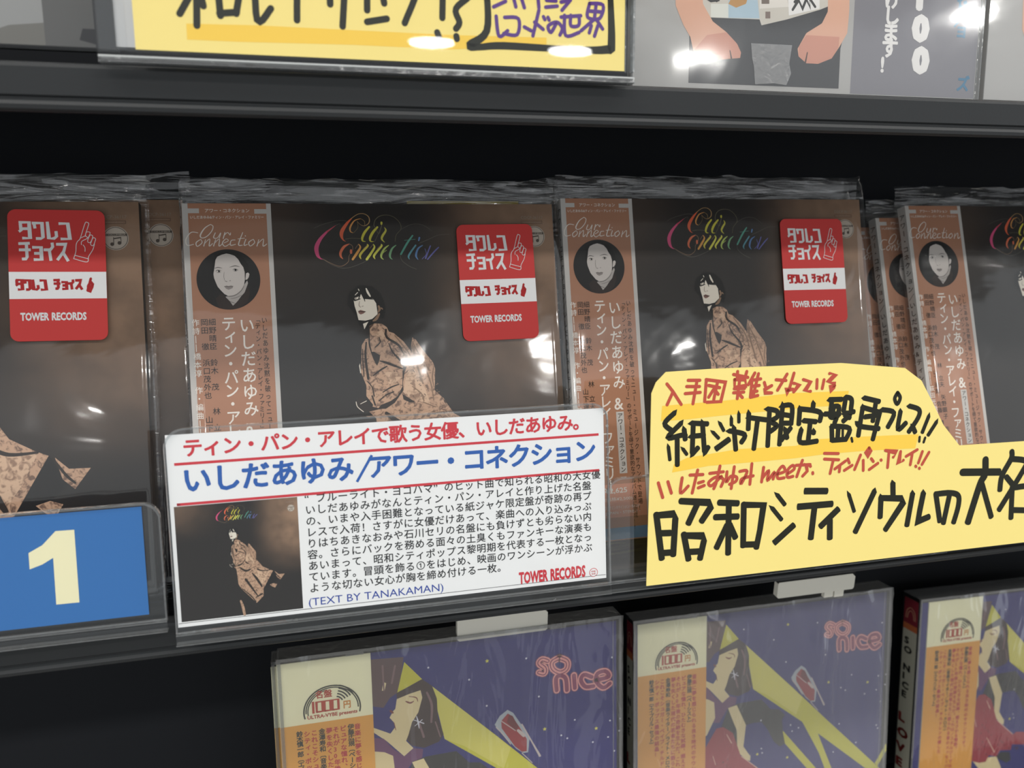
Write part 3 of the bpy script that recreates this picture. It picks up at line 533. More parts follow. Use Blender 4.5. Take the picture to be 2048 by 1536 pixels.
# ---------------------------------------------------------------- clear card holders and the cards in them
def holder(name, pl, W, H, label, r=6, base=3.2):
    t = thing(name, pl, 0, label, 'sign holder', 'clear acrylic card holders clipped on the middle rail')
    o = [(0, 0), (W, 0)]+[(W-r+r*math.cos(math.radians(k)), H-r+r*math.sin(math.radians(k))) for k in range(0, 91, 15)]+[(r-r*math.sin(math.radians(k)), H-r+r*math.cos(math.radians(k))) for k in range(0, 91, 15)]
    a = MB(); n = len(o); a.poly(o, ACRYL, .9); a.poly(o, ACRYL, -1.0); f = a.build('holder_plate', t)
    e = MB(); ii = 0
    inner = [((x-W/2)*(1-1.1/W)+W/2, (y-H/2)*(1-1.1/H)+H/2) for x, y in o]
    vs = [(x, y, 1.0) for x, y in o]+[(x, y, 1.0) for x, y in inner]+[(x, y, -1.1) for x, y in o]
    e.add(vs, [(i, (i+1) % n, n+(i+1) % n, n+i) for i in range(n)]+[(i, 2*n+i, 2*n+(i+1) % n, (i+1) % n) for i in range(n)], ACRED); e.build('holder_edge', t)
    c = MB(); c.rect(0, -base, W, -.2, ACRYL, 1.4); c.box(0, -.5, -1.2, W, -.1, 1.4, ACRED); c.box(0, -base-.35, -1.2, W, -base, 1.9, ACRED); c.build('base_channel', t)
    return t
SG = ((-0.04138,0.24350,1.20807),10,0,0.00); BL = ((-0.09062,0.24750,1.21045),10,0,0.00); H3 = ((0.10191,0.24750,1.20484),10,0,0.00); YC = ((0.11404,0.24100,1.20545),8,0,0.00)
sb = lambda s: bbox(s)
x0, y0, x1, y1 = sb('0.52,61.35 141.44,-18.95')
holder('card_holder', (tuple(at(SG, .1, -.9, 0)), *SG[1:]), 142.4, 63.8, 'clear acrylic holder carrying the white typed card')
x0, y0, x1, y1 = sb('3.06,38.68 45.02,-0.32')
holder('card_holder', (tuple(at(BL, -100, -.2, 0)), *BL[1:]), 146.6, 37.3, 'clear acrylic holder carrying the blue number one card', 5)
holder('card_holder', (tuple(at(H3, .6, 0, 0)), *H3[1:]), 142.4, 37.6, 'empty looking acrylic holder behind the yellow handwritten card', 5)
# white typed card
CZ = 0
t = thing('typed_card', (tuple(at(SG, 0, 0, 0)), *SG[1:]), 0, 'white printed card with red and blue Japanese headline lines and thumbnail picture', 'sign')
WP = mat('white_card_paper', '#e9e9ea', .55, .3)
a = MB(); x0, y0, x1, y1 = sb('1.06,61.01 0.55,1.84 140.34,2.39 140.50,59.89')
SGB = P('1.08,61.31 0.52,1.37 140.86,59.86 141.07,1.59')[0]
a.box(.7, .9, -.35, 141.2, 60.9, -.1, WP); a.build('card_sheet', t)
a = MB(); rd = ink('#c8303c'); bl = ink('#2058a8'); bk = ink('#17171a')
z = -.05
x0, y0, x1, y1 = sb('5.19,54.02 68.20,59.26')
p = P('5.49,55.04 2.77,52.28 2.74,39.74 5.24,43.30 39.97,1.74/135.22,53.14 139.31,51.39 138.95,39.01 137.01,41.53 83.79,2.45')
(hx0, hy0), (lx0, ly0), (mx0, my0), (tx0, ty0), _ = p[0]; (hx1, hy1), (lx1, ly1), (mx1, my1), (tx1, ty1), _ = p[1]
a.hline('ティン・パン・アレイで歌う女優、いしだあゆみ。', hx0, (hy0+hy1)/2+.3, hx1+.6, (hy0+hy1)/2+.3, 6.0, rd, z, .028)
for (ya) in ((ly0+ly1)/2, (my0+my1)/2): a.rect(lx0, ya-.42, lx1, ya+.42, rd, z)
a.rect(mx0, (my0+my1)/2-.42, mx0+1, (my0+my1)/2+.42, rd, z)
qq = P('4.64,43.84 56.18,45.96 56.73,44.29 62.42,51.17 60.43,45.63 137.80,43.04')[0]; yb_ = (ty0+ty1)/2+1.0
a.hline('いしだあゆみ', qq[0][0], yb_, qq[1][0], yb_, 8.8, bl, z, .03); a.ribbon([(qq[2][0]+.2, yb_-1.4), (qq[3][0]-.4, yb_+6.9)], .85, bl, z, -1, -1)
a.hline('アワー・コネクション', qq[4][0], yb_, qq[5][0]+.3, yb_, 8.4, bl, z, .03)
q = P('40.29,32.76 39.29,7.28/136.33,33.52 136.04,9.84')
L = ['“ブルーライト・ヨコハマ”のヒット曲で知られる昭和の大女優', 'いしだあゆみがなんとティン・パン・アレイと作り上げた名盤', 'の、いまや入手困難となっている紙ジャケ限定盤が奇跡の再プ', 'レスで入荷！さすがに女優だけあって、楽曲への入り込みっぷ', 'りはちあきなおみや石川セリの名盤にも負けずとも劣らない内', '容。さらにバックを務める面々の土臭くもファンキーな演奏も', 'あいまって、昭和シティポップス黎明期を代表する一枚となっ', 'ています。冒頭を飾る①をはじめ、映画のワンシーンが浮かぶ', 'ような切ない女心が胸を締め付ける一枚。']
bx0 = q[0][0][0]; by0 = q[0][0][1]; by8 = q[0][1][1]; bx1 = q[1][0][0]; pit = (by0-by8)/7; cw = (bx1-bx0)/28
for i, s in enumerate(L):
    a.hline(s, bx0, by0-pit*(i-1)+.3, bx0+cw*len(s), by0-pit*(i-1)+.3, 3.3, bk, z-.02, .012)
x0, y0, x1, y1 = sb('39.99,2.74 83.55,3.60'); yb = P('40.28,2.21')[0][0][1]
a.fit('(TEXT BY TANAKAMAN)', x0, yb, x1, yb+3.3, ink('#22409a'), z)
q = P('109.57,2.09 133.54,2.06 136.50,3.37')[0]
tower(a, q[0][0], q[0][1], q[1][0], q[0][1]+4.3, rd, z)
cx, cy = q[2]; a.disc(cx, cy, 1.55, rd, z); a.disc(cx, cy, 1.35, WP, z+.01); a.fit('NO MUSIC', cx-.8, cy+.1, cx+.8, cy+.7, rd, z+.02, .03); a.fit('NO LIFE', cx-.7, cy-.8, cx+.7, cy-.15, rd, z+.02, .03)
a.rect(.9, 2.05, 141, 2.2, bk, z); a.build('card_lettering', t, 'red, blue and black Japanese lettering')
a = MB(); q = P('1.81,38.77 38.46,38.29 38.18,2.52 1.82,2.94')[0]
tx, ty = q[0]; tw = q[2][0]-q[0][0]; thh = q[0][1]-q[2][1]; tx = q[0][0]
tn = MB(CW); tn.rect(0, -CW, CW, 0, COVER, 0)
for src in (cover_print(), title_print()):
    k = len(tn.v); idx = [tn.slot(m) for m in src.m]
    tn.v += src.v; tn.f += [tuple(k+i for i in f) for f in src.f]; tn.mi += [idx[i] for i in src.mi]
tn = tn.build('thumbnail_picture', t, 'small dark picture of a woman in a tan coat')
tn.location = (tx/1000, (ty-thh)/1000, -.00008); tn.scale = (tw/CW, thh/CW, .4)
# blue number card
BLU = mat('blue_card', '#2468ac', .5, .3)
t = thing('number_card', (tuple(at(BL, 0, 0, 0)), *BL[1:]), 0, 'blue card with a big cream number one', 'sign')
a = MB(); a.box(-58, 1.9, -.4, 41.3, 35.9, -.1, BLU); a.build('card_sheet', t)
a = MB(); a.poly('17.18,30.64 22.29,30.57 22.11,8.09 15.75,8.15 15.97,22.57 12.89,20.85 9.41,19.73 9.51,24.71 13.34,26.72', ink('#ece5bd'), -.05); a.build('card_number', t, 'cream number one')
# yellow handwritten card standing in front of the third holder
YEL = mat('pale_yellow_card', '#f4e08a', .6, .25); YEL2 = mat('yellow_card', '#f6e08a', .6, .25)
t = thing('handwritten_card', YC, 0, 'large pale yellow cut-out card handwritten in black and red marker', 'sign')
a = MB(); o = P('0.00,0.00 1.05,38.22 1.72,68.50 3.38,72.21 7.07,75.65 23.67,75.90 76.30,75.59 103.61,72.47 111.15,67.39 116.77,58.52 122.02,49.73 129.86,41.20')[0]
e = P('160.41,40.42')[0][0]; b_ = P('163.54,-1.12')[0][0]
o += [(e[0]+40, e[1]-.3), (b_[0]+40, b_[1]+.1)]; o = o[::-1]
a.prism(o[::-1], -.35, 0, YEL); cs = a.build('card_sheet', t)
a = MB(); hi = mat('highlighter_ink', '#f6cc50', .6, .25)
a.poly('5.23,58.63 5.67,63.97 28.94,64.42 57.44,65.71/60.43,65.55 79.78,65.17 78.59,59.94 63.61,60.07/57.90,59.95 29.02,59.20 14.94,58.66'.replace('/', ' '), hi, .03)
a.poly('9.52,40.19 10.19,43.01 15.06,44.99 34.97,46.68 58.30,46.21/67.03,48.03 88.78,47.63 111.02,46.87 109.67,41.54 89.01,42.20 70.28,42.20/58.13,41.61 43.83,41.48 23.57,41.45'.replace('/', ' '), hi, .03)
a.build('highlighter_marks', t, 'deeper yellow highlighter bands')
MK = mat('black_marker_ink', '#26271f', .6, .2); RM = mat('red_marker_ink', '#bb5242', .6, .2)
a = MB()
a.strokes('10.35,61.26 6.66,57.77 9.43,55.01/12.87,57.50 7.78,52.67 13.04,53.21 14.71,52.84/14.00,55.22 14.45,51.56/11.38,52.29 11.50,42.65/16.77,57.24 22.95,56.59/17.47,56.81 17.15,46.67/17.15,46.14 19.38,48.34/16.67,52.58 21.73,52.62/20.97,57.10 21.86,46.85/21.95,46.31 23.34,48.32/31.39,53.54 37.48,51.81 36.23,48.98/33.25,54.47 34.11,46.48/39.02,59.37 38.90,53.57/39.11,57.79 46.14,56.55/42.48,56.25 41.24,46.23/46.34,60.51 50.19,59.49 50.39,57.34 47.92,55.90 50.32,54.15 47.71,52.18/47.24,59.67 46.80,46.90/52.22,61.23 56.24,60.86 56.12,54.31/52.51,61.47 51.54,47.09/52.30,58.16 56.18,57.38/52.38,54.95 55.96,54.72/52.25,48.66 56.01,52.97/53.78,52.58 54.61,49.30', 1.894, MK, .06, 1.6, .7)
a.strokes('26.20,47.32 31.44,50.51', 2.173, MK, .06, .3, .5)
a.strokes('27.78,56.40 29.24,53.82/25.12,53.44 27.28,51.19/32.18,57.96 32.22,55.59/35.09,59.35 35.14,56.46/8.08,49.41 8.66,44.82/13.64,48.23 15.05,46.30', 1.337, MK, .06, 2.2, .8)
a.strokes('65.07,61.54 64.80,58.60/59.64,59.72 67.76,58.02 67.88,54.63/59.55,59.99 59.27,54.10/61.19,55.33 66.35,54.59/63.94,54.21 63.37,48.15/65.55,51.26 65.43,50.32/60.38,52.14 60.07,47.43 67.05,47.35/71.58,62.38 76.80,62.22/72.67,61.78 72.26,55.98/72.44,59.63 75.67,59.57 75.33,56.06/69.77,57.22 76.23,56.82/72.89,55.67 74.88,55.81 74.19,53.68/78.32,62.94 80.99,61.98 80.99,57.89 82.26,57.27/78.49,62.39 77.80,57.81/77.93,56.99 80.73,56.54 77.73,54.00/78.74,55.85 80.63,55.18/73.00,52.40 73.34,47.18/73.00,52.53 80.48,51.22 79.08,47.06/73.34,47.18 79.39,47.17/75.81,51.39 75.64,47.71/86.28,62.22 92.96,60.47/91.54,60.55 90.44,53.19/85.94,58.96 84.42,48.07/85.95,58.69 93.63,56.30/93.46,56.59 90.74,46.25/86.89,55.06 91.61,55.32/83.68,53.07 85.46,51.58 93.26,50.24/94.21,57.37 99.55,55.80 97.08,50.54/102.42,56.32 101.63,49.41 105.07,51.69/106.05,58.05 110.52,56.39 110.36,53.32 106.39,48.11/107.90,50.39 109.34,47.77', 1.971, MK, .06, 1.2, .7)
a.strokes('100.79,63.33 102.01,61.33 100.84,59.05 99.62,61.19 100.79,63.33', 1.540, MK, .06)
a.strokes('73.98,59.40 73.73,57.79/77.69,50.99 77.80,47.97/81.56,47.44 81.92,46.17/111.41,45.80 111.34,44.11/113.90,45.34 113.33,43.68', 1.047, MK, .06, 1, 1)
a.strokes('115.09,53.58 112.47,47.42/118.70,51.10 115.17,46.25', 1.601, MK, .06, 2, .6)
W2 = 2.351
a.strokes('3.62,25.75 5.77,9.31/3.76,25.34 10.17,25.27 10.88,23.48 10.13,10.18/4.62,18.77 9.09,18.46/5.76,11.45 9.70,11.30/12.94,29.66 24.02,28.14 24.62,26.47 20.96,21.45/19.18,27.77 15.84,21.14/14.17,17.55 16.10,7.92/14.46,16.99 21.59,16.14 22.04,14.33 20.54,7.71/15.93,10.78 20.79,10.53/27.91,27.79 35.33,26.85/26.40,22.55 35.41,21.97/31.68,26.91 31.69,8.43/31.08,19.12 26.99,11.11/32.10,19.30 34.53,14.15/37.68,26.37 37.68,10.54/37.98,26.02 45.67,25.24 44.39,16.18 43.04,9.43/37.96,11.20 43.31,10.78', W2, MK, .06, .8, .6, smooth=False)
a.strokes('51.27,28.43 54.38,24.59/49.29,23.68 53.16,19.05', 1.705, MK, .06, 2.4, .6)
a.strokes('50.21,10.49 58.39,16.61', 2.469, MK, .06, .2, .4)
a.strokes('62.44,29.01 71.85,28.21/59.72,23.32 74.21,23.12/66.83,23.09 65.56,10.64/77.10,21.04 69.51,14.88/73.48,17.16 73.68,9.81', 2.524, MK, .06, .3, .5)
a.strokes('81.31,25.99 83.85,19.29', 1.578, MK, .06, 2.5, .6)
a.strokes('92.41,26.44 84.58,11.27/100.36,28.88 100.66,24.02/95.44,23.48 104.58,22.53 105.48,21.02 97.80,10.82/95.35,23.91 95.30,15.94/109.43,24.11 107.43,11.61', 2.335, MK, .06, 1.2, .6, smooth=False)
a.strokes('114.31,23.84 113.14,17.68 112.39,12.73 117.38,14.15', 2.495, MK, .06, 1.2, .6, smooth=False)
a.strokes('119.80,22.86 126.52,22.78 130.44,21.30 130.69,17.09 128.87,10.64/120.10,22.58 122.47,11.77/126.40,22.28 124.14,10.84', 2.312, MK, .06, .8, .6)
a.strokes('131.94,30.51 149.38,29.25/142.38,34.61 142.47,28.78 140.33,24.89 135.60,9.99', 2.982, MK, .06, 1.0, .6)
a.strokes('141.36,25.06 146.67,11.26/154.75,36.99 154.65,34.19 150.71,27.61 150.05,21.77/155.12,34.03 161.98,32.61 160.72,28.85 150.15,13.77/152.89,26.92 155.86,23.85/155.96,22.55 156.27,9.83/156.90,22.34 166.58,21.26 165.56,10.26/157.26,13.12 165.72,12.21', 2.434, MK, .06, .9, .6)
a.build('black_marker_lettering', t, 'thick black marker lettering')
a = MB(); rw = 1.159
a.strokes('7.41,71.51 9.61,68.85 12.82,64.07/9.67,68.59 7.50,64.25/15.38,72.37 19.82,72.15/14.84,70.23 19.71,69.97/14.31,67.78 20.01,67.90/18.71,71.95 17.26,64.06/22.28,72.28 21.73,64.58/22.20,72.28 29.69,71.00 27.95,64.22 22.58,64.27/23.21,70.17 27.45,69.17/26.57,71.03 25.24,65.15/25.19,68.78 23.26,66.04/25.77,68.23 26.92,66.87/32.77,73.56 38.39,72.24/34.33,74.52 34.23,71.93/37.91,74.35 37.10,71.53/33.23,71.72 33.28,68.86 37.72,69.28 37.39,71.51 33.23,71.72/35.36,72.91 34.36,64.90/32.89,67.06 36.90,67.10/33.15,68.48 37.16,68.40/35.19,66.42 36.36,65.17/41.10,73.67 38.58,69.63/40.00,70.60 39.54,65.13/42.55,73.34 40.68,65.85/39.99,71.12 43.46,71.46/40.04,69.03 42.93,69.14/39.79,67.08 42.11,67.13/39.54,65.07 42.43,65.57/44.95,70.08 45.58,68.21/47.90,68.82 45.01,67.45 45.18,66.34 47.96,66.18/49.61,70.84 53.60,70.37/53.98,72.65 50.29,67.03/56.79,72.85 55.02,67.17 53.88,65.65 53.54,66.99 56.51,67.04/56.75,69.20 59.00,68.55 56.84,66.07', rw, RM, .08, smooth=False)
a.strokes('60.65,70.33 63.61,69.38 61.46,66.29 63.72,65.90/66.31,70.04 66.26,66.84/69.19,69.84 68.54,66.66/71.39,72.00 73.85,71.54 71.04,69.00 73.66,68.32 73.41,66.72 72.23,65.66 71.87,67.21 73.69,67.46', rw, RM, .08, smooth=False)
a.strokes('4.33,36.93 6.01,31.59/7.95,37.05 9.28,32.89/13.38,38.02 12.78,32.58 15.71,34.84/16.38,38.75 21.33,38.56/19.33,40.30 17.29,32.19/19.66,35.65 21.59,36.02/19.62,33.85 21.95,34.53/24.03,38.74 29.33,38.90/28.00,41.08 26.65,35.39 25.68,33.07/28.55,37.31 24.80,34.21 23.64,35.50 26.48,37.21 29.37,36.18 28.54,33.63/30.77,38.78 30.60,35.06 32.24,37.01 34.57,36.55 34.31,35.02 31.86,34.15/33.63,40.37 32.52,32.54/35.84,38.51 38.76,38.36 36.51,33.98 36.77,35.76 41.23,36.47/40.61,40.95 39.94,33.47/45.36,39.24 44.65,33.95/44.91,35.22 47.46,37.94 47.01,34.24 49.85,37.21 49.32,34.64/51.07,36.35 54.04,37.14 53.09,39.12 51.20,37.15 51.26,34.76 53.81,34.71/55.57,36.26 57.88,37.66 57.24,39.07 55.29,37.59 55.15,34.87 57.41,34.96', rw, RM, .08)
a.strokes('58.65,38.98 64.42,38.81/61.18,40.64 58.99,34.72/64.60,38.11 62.74,38.94 63.28,36.43 61.41,34.72/65.59,35.70 65.67,35.28/70.27,42.56 76.16,42.04/70.34,40.41 76.40,39.68/74.08,39.66 72.92,34.78/79.39,39.03 74.88,36.34/77.02,37.28 76.79,35.13/80.30,39.66 80.99,38.13/82.22,37.15 78.96,35.46/85.69,40.78 83.35,35.45/86.95,38.68 87.11,34.81/89.29,43.24 90.13,42.12 88.63,40.06 87.84,41.45 89.29,43.24/90.42,39.03 91.36,37.89/93.38,37.07 89.71,34.94/94.67,38.26 94.80,38.08/96.43,41.74 101.50,40.72 100.04,38.92/98.02,40.64 97.70,35.10/103.18,40.83 102.44,36.14 104.59,37.39/110.61,40.99 105.72,38.78/108.40,39.37 107.76,35.39/112.96,40.11 111.35,35.80/115.96,39.60 113.03,35.10/110.19,34.69 110.37,34.45/111.88,33.76 111.99,33.58', rw, RM, .08, smooth=False)
a.build('red_marker_lettering', t, 'thin red marker lettering')
# ---------------------------------------------------------------- jewel cases (bottom row)
JW, JH = 142, 125
def art():
    a = MB(JH); nv = ink('#2a2872'); ye = ink('#c9c43c'); ye2 = ink('#d8d168'); hr = ink('#3d2b2c'); hr2 = ink('#5d4648'); fc = ink('#e0cf9f'); pu = ink('#6b3d68'); re = ink('#9c2e3a'); sh = ink('#2d2c2e'); wh = ink('#d8d8e4'); red = ink('#962c34')
    B = 'JB'
    a.rect(2, -122.5, 140, -2.6, nv, .0)
    a.poly('59.57,-20.01 86.29,-46.24 107.15,-67.28 138.63,-98.38 163.56,-122.45 153.07,-120.45 133.02,-99.70 101.95,-73.72 92.76,-66.05 64.30,-44.00', ye, .03)
    a.poly('59.57,-20.01 73.21,-33.43 92.35,-52.67 89.08,-61.56 72.42,-48.50 64.30,-44.00', ye2, .035)
    a.poly('92.76,-66.05 101.95,-73.72 110.52,-93.92 114.56,-103.85 110.23,-103.05 102.92,-84.61', ye, .03)
    a.poly('81.34,-68.61 100.74,-91.94 107.12,-101.32 100.94,-97.90 83.01,-76.12', ye, .03)
    a.poly('143.45,-86.45 143.64,-90.54 138.63,-98.38 136.96,-96.34', ye, .03)
    a.poly('48.94,-8.30 55.87,-16.59 45.66,-21.00', ye, .03)
    a.poly('50.87,-51.63 56.48,-50.36 69.01,-50.15 71.36,-52.69 74.33,-56.17 78.99,-56.91 82.59,-60.52 80.90,-63.00 81.66,-69.77 83.01,-76.12 80.10,-77.29 76.51,-73.90 72.85,-66.64 69.28,-62.21 64.68,-62.00 60.69,-62.44 55.68,-68.71 56.39,-76.51 46.56,-62.82', sh, .04)
    a.poly('33.69,-5.28 48.74,-6.18 47.48,-13.88 45.66,-21.00 42.65,-22.69 39.95,-26.52 33.90,-24.61', hr2, .05)
    a.poly('40.35,-15.54 41.46,-16.22 40.68,-19.26 39.58,-19.10/43.66,-16.25 44.77,-17.19 44.25,-19.22 43.15,-19.07'.split('/')[0], fc, .06)
    a.poly('45.38,-20.96 50.89,-18.82 55.87,-16.59 59.85,-20.04 61.66,-25.88 61.82,-33.93 63.97,-41.79 62.04,-44.73 55.85,-46.48 50.76,-44.62 47.90,-40.43 50.07,-36.48 53.32,-30.56 55.69,-22.39 50.95,-22.26 45.43,-24.13', hr, .06)
    a.poly('45.42,-23.60 50.39,-22.18 55.11,-21.25 55.73,-24.52 53.88,-30.64 51.15,-34.51 49.56,-39.61 48.48,-42.13 51.34,-45.78 47.47,-48.67 40.69,-40.94 35.68,-36.46 35.65,-34.34 42.31,-37.99 44.21,-35.61 43.90,-33.44 42.21,-31.07 43.83,-28.40 44.65,-27.72', fc, .065)
    a.strokes('49.05,-25.17,0.45 50.73,-26.04,0.79 52.12,-25.60,0.34/50.41,-23.24,0.28 53.21,-24.17,0.45 53.80,-25.84,0.28/42.72,-28.24,0.78 43.57,-29.15,0.78/43.90,-33.44,0.28 44.50,-36.72,0.28', .3, ink('#7c3a34'), .07)
    a.strokes('57.66,-22.66,0.80 59.45,-28.24,1.03 59.03,-35.67,0.80/53.96,-34.92,0.80 55.76,-41.62,0.91/60.73,-35.92,0.57 62.57,-42.65,0.58/40.26,-8.74,0.77 40.40,-19.22,0.56/45.21,-9.39,0.78 43.66,-16.51,0.78', .3, ink('#7f6266'), .07)
    a.strokes('53.07,-32.12,0.23 53.67,-34.88,0.68 54.00,-37.60,0.23/51.69,-33.52,0.23 55.94,-35.75,0.46/52.30,-36.28,0.23 55.34,-34.06,0.34', .3, wh, .075)
    a.poly('34.05,-38.34 39.57,-39.70 42.95,-44.49 47.47,-48.67 51.34,-45.78 55.29,-46.93 54.80,-50.63 50.87,-51.63 48.68,-54.52 45.94,-58.93 42.59,-58.38 40.80,-49.50 34.12,-44.72', pu, .07)
    a.poly('34.12,-44.18 39.64,-45.58 42.99,-47.70 43.66,-55.87 39.32,-64.32 34.37,-67.26', fc, .075)
    a.poly('50.60,-51.86 55.37,-50.99 57.13,-54.79 60.69,-62.44 59.48,-73.74 63.32,-79.37 63.56,-77.48 63.37,-82.14 61.34,-81.23 56.10,-75.90 55.61,-64.33 52.66,-57.32', fc, .075)
    a.poly('44.48,-61.64 48.24,-61.49 53.50,-65.52 58.06,-78.47 70.61,-89.40 72.82,-88.04 78.36,-88.86 85.84,-93.05 86.31,-97.90 78.31,-96.68 70.38,-95.46 69.90,-98.78 62.07,-97.91 60.06,-101.32 54.54,-99.77 52.56,-103.51 47.98,-103.45 41.71,-101.11 38.98,-104.70 34.63,-87.99 37.83,-71.91', re, .08)
    a.poly('43.25,-101.35 53.11,-100.90 60.06,-101.32 63.80,-108.70 66.36,-120.06 56.92,-118.48 48.32,-107.56', fc, .06)
    a.poly('59.28,-101.19 62.95,-99.06 69.24,-100.04 70.47,-105.00 67.49,-106.57 62.59,-103.75', sh, .065)
    a.strokes('50.11,-65.71,0.39 52.81,-70.73,0.54/52.06,-88.63,0.39 58.26,-98.33,0.63/58.48,-78.87,0.39 70.18,-89.00,0.48/42.66,-75.91,0.31 44.19,-80.78,0.39', .3, ink('#e0b8a4'), .1)
    rn = random.Random(3)
    fx = P('42.38,-72.56/78.63,-100.14')
    for _ in range(60):
        x = rn.uniform(fx[0][0][0], fx[1][0][0]); y = rn.uniform(fx[1][0][1], fx[0][0][1]-(x-fx[0][0][0])*.75)
        if y < fx[1][0][1]+1: continue
        a.disc(x, y, rn.uniform(.15, .5), ink('#4a1a24'), .09, n=8)
    # sweet red drink in a tilted glass
    a.poly('85.56,-41.21 87.80,-37.72 91.25,-35.49 93.65,-37.20 97.39,-43.52 100.57,-50.07 99.87,-56.06 97.79,-56.01 94.75,-53.60 87.40,-44.22', ink('#a8b0b8'), .05)
    a.poly('88.45,-40.00 91.30,-37.14 93.10,-38.49 96.22,-43.89 99.38,-49.89 99.26,-55.41 97.17,-55.36 94.12,-52.40 88.55,-43.30', red, .055)
    a.poly('91.90,-37.77 93.40,-38.54 95.92,-43.85 94.49,-45.28 90.82,-40.90', ink('#6c1f28'), .06)
    a.strokes('97.37,-42.96,0.60 101.19,-50.72,0.61 105.04,-58.54,0.98/97.19,-55.92,0.36 101.53,-61.05,0.37/86.18,-42.40,0.47 88.61,-45.50,0.48 92.30,-51.01,0.36/88.45,-40.00,0.36 94.49,-45.28,0.36/95.68,-45.46,1.20 98.13,-48.04,1.57', .4, ink('#c4b8b4'), .065)
    st = ink('#ddd65a')
    def star(x, y, r):
        a.poly([(x+(r if k % 2 == 0 else r*.45)*math.sin(k*math.pi/5), y+(r if k % 2 == 0 else r*.45)*math.cos(k*math.pi/5)) for k in range(10)], st, .05)
    for p in P('83.03,-12.74 107.33,-46.77 130.59,-50.25 67.35,-79.24 84.51,-83.92')[0]: star(p[0], p[1], .95)
    for p in P('58.58,-12.09 99.79,-13.95 138.02,-18.90 75.28,-19.74 105.01,-31.70 82.41,-32.32 136.97,-47.71 141.64,-47.55 129.00,-56.38 136.07,-55.20 85.98,-66.60 90.59,-68.86 86.96,-70.10 69.09,-61.35 114.42,-70.60 137.79,-76.85 136.95,-74.99 111.44,-85.64 69.60,-76.59 70.12,-79.01 141.27,-53.15 114.71,-50.83 117.39,-52.63 120.86,-44.77 124.84,-82.70 138.87,-62.16')[0]: a.disc(p[0], p[1], .42, wh, .05, n=10)
    for w_, c in ((58, '#6c3c66'), (46, '#e6a29c'), (27, '#8c4462'), (13, '#e6a29c')):
        a.strokes('109.06,-16.40 106.64,-15.43 105.39,-17.01 107.74,-19.49 107.46,-21.64 105.24,-20.96/114.29,-15.71 117.68,-17.79 117.50,-21.06 114.54,-22.31 111.47,-20.26 111.06,-17.20 114.29,-15.71/112.91,-30.06 112.72,-24.81 114.59,-23.69 116.95,-25.38 117.45,-30.69/120.66,-24.51 121.01,-30.24/128.65,-26.41 125.22,-24.84 123.80,-27.14 125.76,-30.34 129.44,-30.68/130.68,-28.07 136.37,-27.45 135.02,-24.77 131.35,-25.22 130.70,-28.63 133.80,-32.00 136.94,-30.60', 0.064*w_, ink(c), .06+.01*(58-w_)/10)
    return a
def jobi(w_):
    a = MB(JH); a.box(-.2, -122.5, -.3, w_, -2.4, .2, mat('cream_obi_paper', '#f2efca', .55, .3)); return a
def jobi_print(w_):
    a = MB(JH); org = mat('orange_obi_paper', '#e0a345', .55, .3); z = .3; rd = ink('#b3402c'); bk = ink('#2c2e26'); rr = ink('#b8353a')
    T = P('1.39,-28.33 19.93,-22.37 13.46,-18.21 20.33,-15.89 12.06,-24.27 23.83,-20.55 24.31,-24.77 27.13,-22.29 10.24,-26.89 29.60,-28.07')[0]
    ox = 0
    yb = T[0][1]; a.rect(-.15, -122.4, w_, yb, org, .25)
    cx, cy = T[1]; cy -= .4
    for r, n_, a0, a1 in ((10.9, .55, -14, 194), (10.1, .45, -2, 188), (9.4, .4, 100, 194)):
        a.ribbon([(cx+r*math.cos(math.radians(t)), cy-1+r*math.sin(math.radians(t))*.92) for t in range(a0, a1+1, 8)], n_, bk, z, -1, -1)
    for i in range(5):
        r = 3.4+i*1.15; a.ribbon([(cx+1+r*math.cos(math.radians(t)), cy+1+r*math.sin(math.radians(t))) for t in range(25, 76, 10)], .55, bk, z, -1, -1)
    a.fit('名盤', T[2][0]+.2, T[2][1]-.2, T[3][0]-.2, T[2][1]+3.1, rd, z, .025)
    x0, y0 = T[4]; x1, y1 = T[5]; h = 4.9; wd = (x1-x0)
    k = .26*wd
    a.ribbon([(x0+.6, y0), (x0+.6, y0+h)], .9, rd, z, -1, -1)
    for i in range(3):
        xx = x0+1.9+i*k; a.ribbon([(xx, y0+.4), (xx+2.3, y0+.4), (xx+2.3, y0+h-.4), (xx, y0+h-.4), (xx, y0+.1)], .75, rd, z, -1, -1, smooth=False)
    a.fit('円', T[6][0], y0+.2, T[7][0], y0+3.4, ink('#cf8a3a'), z, .03)
    a.fit('ULTRA-VYBE presents', T[8][0], T[8][1]-.1, T[9][0], T[8][1]+1.9, rd, z, .03)
    cols = [('音楽に夢を感じられる良き時代のサウンドです。', 925, rr, 62), ('伊藤広規〔ベーシスト〕', 868, bk, 26), ('ピュアな憧れ、ひたむきな試練、燃えさかる情熱。', 800, rr, 62), ('それが30年後の奇跡を生んだ。これはノスタルジーでは', 738, rr, 72), ('夢を失くした現代の若者たちに語られる音のメッセージ', 680, rr, 72), ('金澤寿和〔音楽ライター／ライト・メロウ〕', 618, bk, 50), ('これこそシュガー・ベイブ・チルドレンの様した', 552, rr, 62), ('シティ・ポップス最強の結晶！', 490, rr, 40), ('鈴木慎一郎〔エイプリル・セット〕', 428, bk, 34)]
    for s_, px, m_, ln in cols:
        x = {925: T[9][0]-.3, 428: T[8][0]-3.3}.get(px, T[8][0]-3.3+(px-428)/(925-428)*(T[9][0]-.3-T[8][0]+3.3))
        a.vline(s_, x, yb-2.6, yb-2.6-ln, 2.55, m_, z, .03)
    return a
JP = {}
